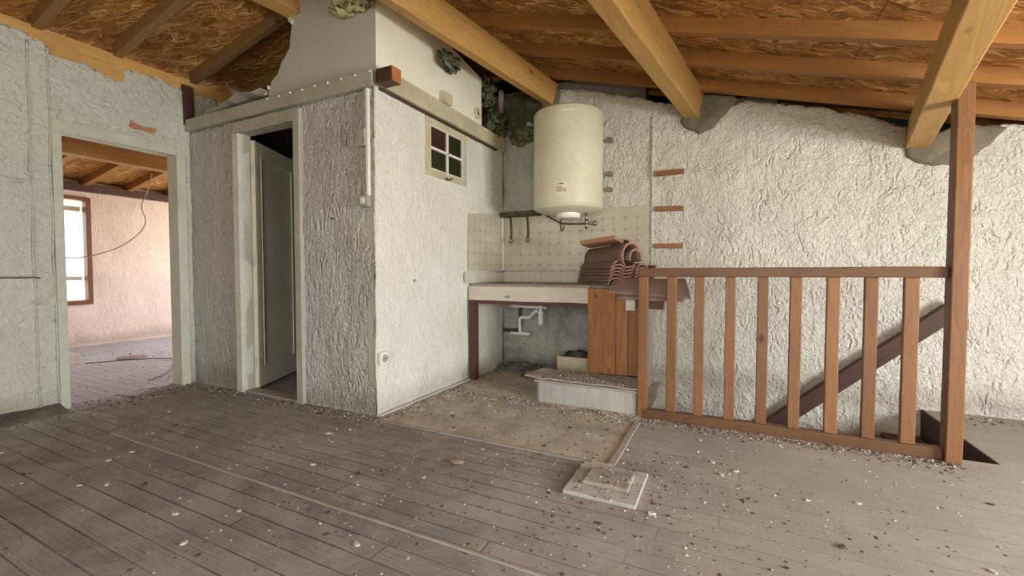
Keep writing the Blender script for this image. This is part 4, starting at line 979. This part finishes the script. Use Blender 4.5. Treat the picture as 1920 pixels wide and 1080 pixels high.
# dirty skirting debris along the left wall
bm = bmesh.new()
poly_prism(bm, [(-4.585,0),(-4.40,0),(-4.44,.02),(-4.575,.05)], lambda a, b, d: (a, -2.5+d, b), 3.94)
bmesh.ops.subdivide_edges(bm, edges=[e for e in bm.edges if e.calc_length()>1], cuts=60, use_grid_fill=True)
for v in bm.verts: v.co += Vector((noise.noise(v.co*9)*.02, 0, abs(noise.noise(v.co*13))*.015 if v.co.z>.01 else 0))
struct(obj('baseboard_left', bm, M['dust'], origin=(-4.5,0,0)))

# ------------------------------------------------------------------ loose crumbs
rnd = random.Random(11)
def crumb(bm, x, y, z, s, mi):
    n = rnd.choice((3,4,5)); a0 = rnd.random()*6.28; h = s*rnd.uniform(.25,.7)
    P = [Vector((x+s*rnd.uniform(.55,1)*math.cos(a0+6.283*k/n), y+s*rnd.uniform(.55,1)*math.sin(a0+6.283*k/n), z)) for k in range(n)]
    tp = bm.verts.new((x+rnd.uniform(-.3,.3)*s, y+rnd.uniform(-.3,.3)*s, z+h)); V = [bm.verts.new(p) for p in P]
    for k in range(n):
        bm.faces.new((V[k], V[(k+1)%n], tp)).material_index = mi
bm = bmesh.new()
def ok(x, y):
    if SX0-.03 < x < SX1+.02 and y > SY0-.07: return False
    if x < -2.27 and x > -4.6 and y > 2.39: return False
    if -4.72 < x < -4.56 and not (1.52 < y < 2.25): return False
    return y < 4.3 and x > -8.2
def scatter(n, fx, fy, smin, smax, wts):
    k = 0
    while k < n:
        x, y = fx(), fy()
        if not ok(x, y): k += 1; continue
        z = .006 if (-2.24 < x < -.56 and y > 2.335) else 0.0
        if -.7 < x < -.35 and 1.94 < y < 2.3: z = .042 if (-.62 < x < -.41 and 2.04 < y < 2.21) else .02
        if -1.45 < x < -.6 and 3.24 < y < 3.58: z = .208
        r = rnd.random(); mi = 0 if r < wts[0] else (1 if r < wts[0]+wts[1] else 2)
        crumb(bm, x, y, z, 1.25*(smin+(smax-smin)*rnd.random()**2.6), mi); k += 1
U = rnd.uniform; G = rnd.gauss
W1 = (.35,.45,.2)
scatter(3800, lambda: U(-4.5,2.6), lambda: U(.6,3.3), .002, .009, W1)
scatter(1500, lambda: U(-2.6,.8), lambda: U(1.2,2.5), .002, .010, W1)
scatter(1500, lambda: U(-4.5,-2.2), lambda: 2.37-abs(G(0,.07)), .003, .013, (.4,.45,.15))
scatter(1200, lambda: -2.24+abs(G(0,.09)), lambda: U(2.3,4.2), .003, .012, W1)
scatter(1600, lambda: U(-2.24,-.56), lambda: U(2.4,4.2), .002, .010, W1)
scatter(1500, lambda: U(-2.2,-.6), lambda: 3.26-abs(G(0,.16)), .003, .013, (.4,.35,.25))
scatter(1900, lambda: U(-.6,1.15), lambda: 3.225-abs(G(0,.07)), .003, .013, (.35,.5,.15))
scatter(500, lambda: G(-.5,.25), lambda: G(2.2,.25), .003, .012, W1)
scatter(900, lambda: U(-4.55,-4.2), lambda: U(-.5,2.36), .003, .012, (.5,.4,.1))
scatter(700, lambda: U(-7.5,-4.6), lambda: U(1.4,4.2), .003, .014, (.6,.3,.1))
scatter(300, lambda: U(1.4,3.3), lambda: 4.3-abs(G(0,.1)), .004, .02, (.4,.5,.1))
scatter(500, lambda: U(-1.44,-.61), lambda: U(3.25,3.56), .003, .010, W1)
scatter(1200, lambda: U(-3.4,2.2), lambda: U(.7,3.1), .002, .006, (.2,.4,.4))
scatter(600, lambda: U(-4.7,-4.3), lambda: U(1.5,2.35), .004, .015, (.5,.4,.1))
tag(obj('plaster_crumbs', bm, [M['crumbd'], M['crumbm'], M['crumbl']], origin=(0,0,0)), 'fine plaster crumbs and dirt strewn over the whole floor', 'debris', kind='stuff')
# larger flakes one could pick up
def flake_mesh(s, k):
    bm = bmesh.new(); n = 7; h = .005
    P = [(s*(.7+.3*rnd.random())*math.cos(6.283*i/n)*1.3, s*(.7+.3*rnd.random())*math.sin(6.283*i/n)*.75) for i in range(n)]
    A = [bm.verts.new((x, y, .0)) for x, y in P]; B = [bm.verts.new((x*.9, y*.9, h+rnd.random()*.003)) for x, y in P]
    bm.faces.new(A[::-1]); bm.faces.new(B)
    for i in range(n): bm.faces.new((A[i],A[(i+1)%n],B[(i+1)%n],B[i]))
    me = bpy.data.meshes.new('flake'); bm.to_mesh(me); bm.free(); return me
pale = [flake_mesh(.015, k) for k in range(4)]; dark = [flake_mesh(.014, k) for k in range(4)]
for m_ in pale: m_.materials.append(M['crumbl'])
for m_ in dark: m_.materials.append(M['crumbd'])
for k in range(70):
    pl = k % 5 < 3
    while True:
        x, y = U(-3.8,1.9), U(.75,3.1)
        if ok(x, y) and not (-.75 < x < -.3 and 1.9 < y < 2.35) and not (1.33 < y < 1.41): break
    z = .0065 if (-2.24 < x < -.56 and y > 2.335) else 0.0005
    o = bpy.data.objects.new('plaster_flake' if pl else 'dirt_clod', rnd.choice(pale if pl else dark)); C.collection.objects.link(o)
    o.location = (x, y, z); o.rotation_euler = (0,0,U(0,6.28)); o.scale = (U(.6,1.15),)*3
    if pl: tag(o, 'small pale plaster flake lying loose on the dusty floor', 'plaster flake', 'loose pale plaster flakes on the floor')
    else: tag(o, 'small dark clod of dirt lying loose on the dusty floor', 'dirt clod', 'loose dark clods on the floor')
tag(clump('brick_shard', (-1.33,2.0,.012), (.045,.03,.012), M['terrapink'], 'small flat brick shard on the boards left of the hatch', .006, 3, 'shard'), 'small flat brick shard on the boards left of the hatch', 'shard')
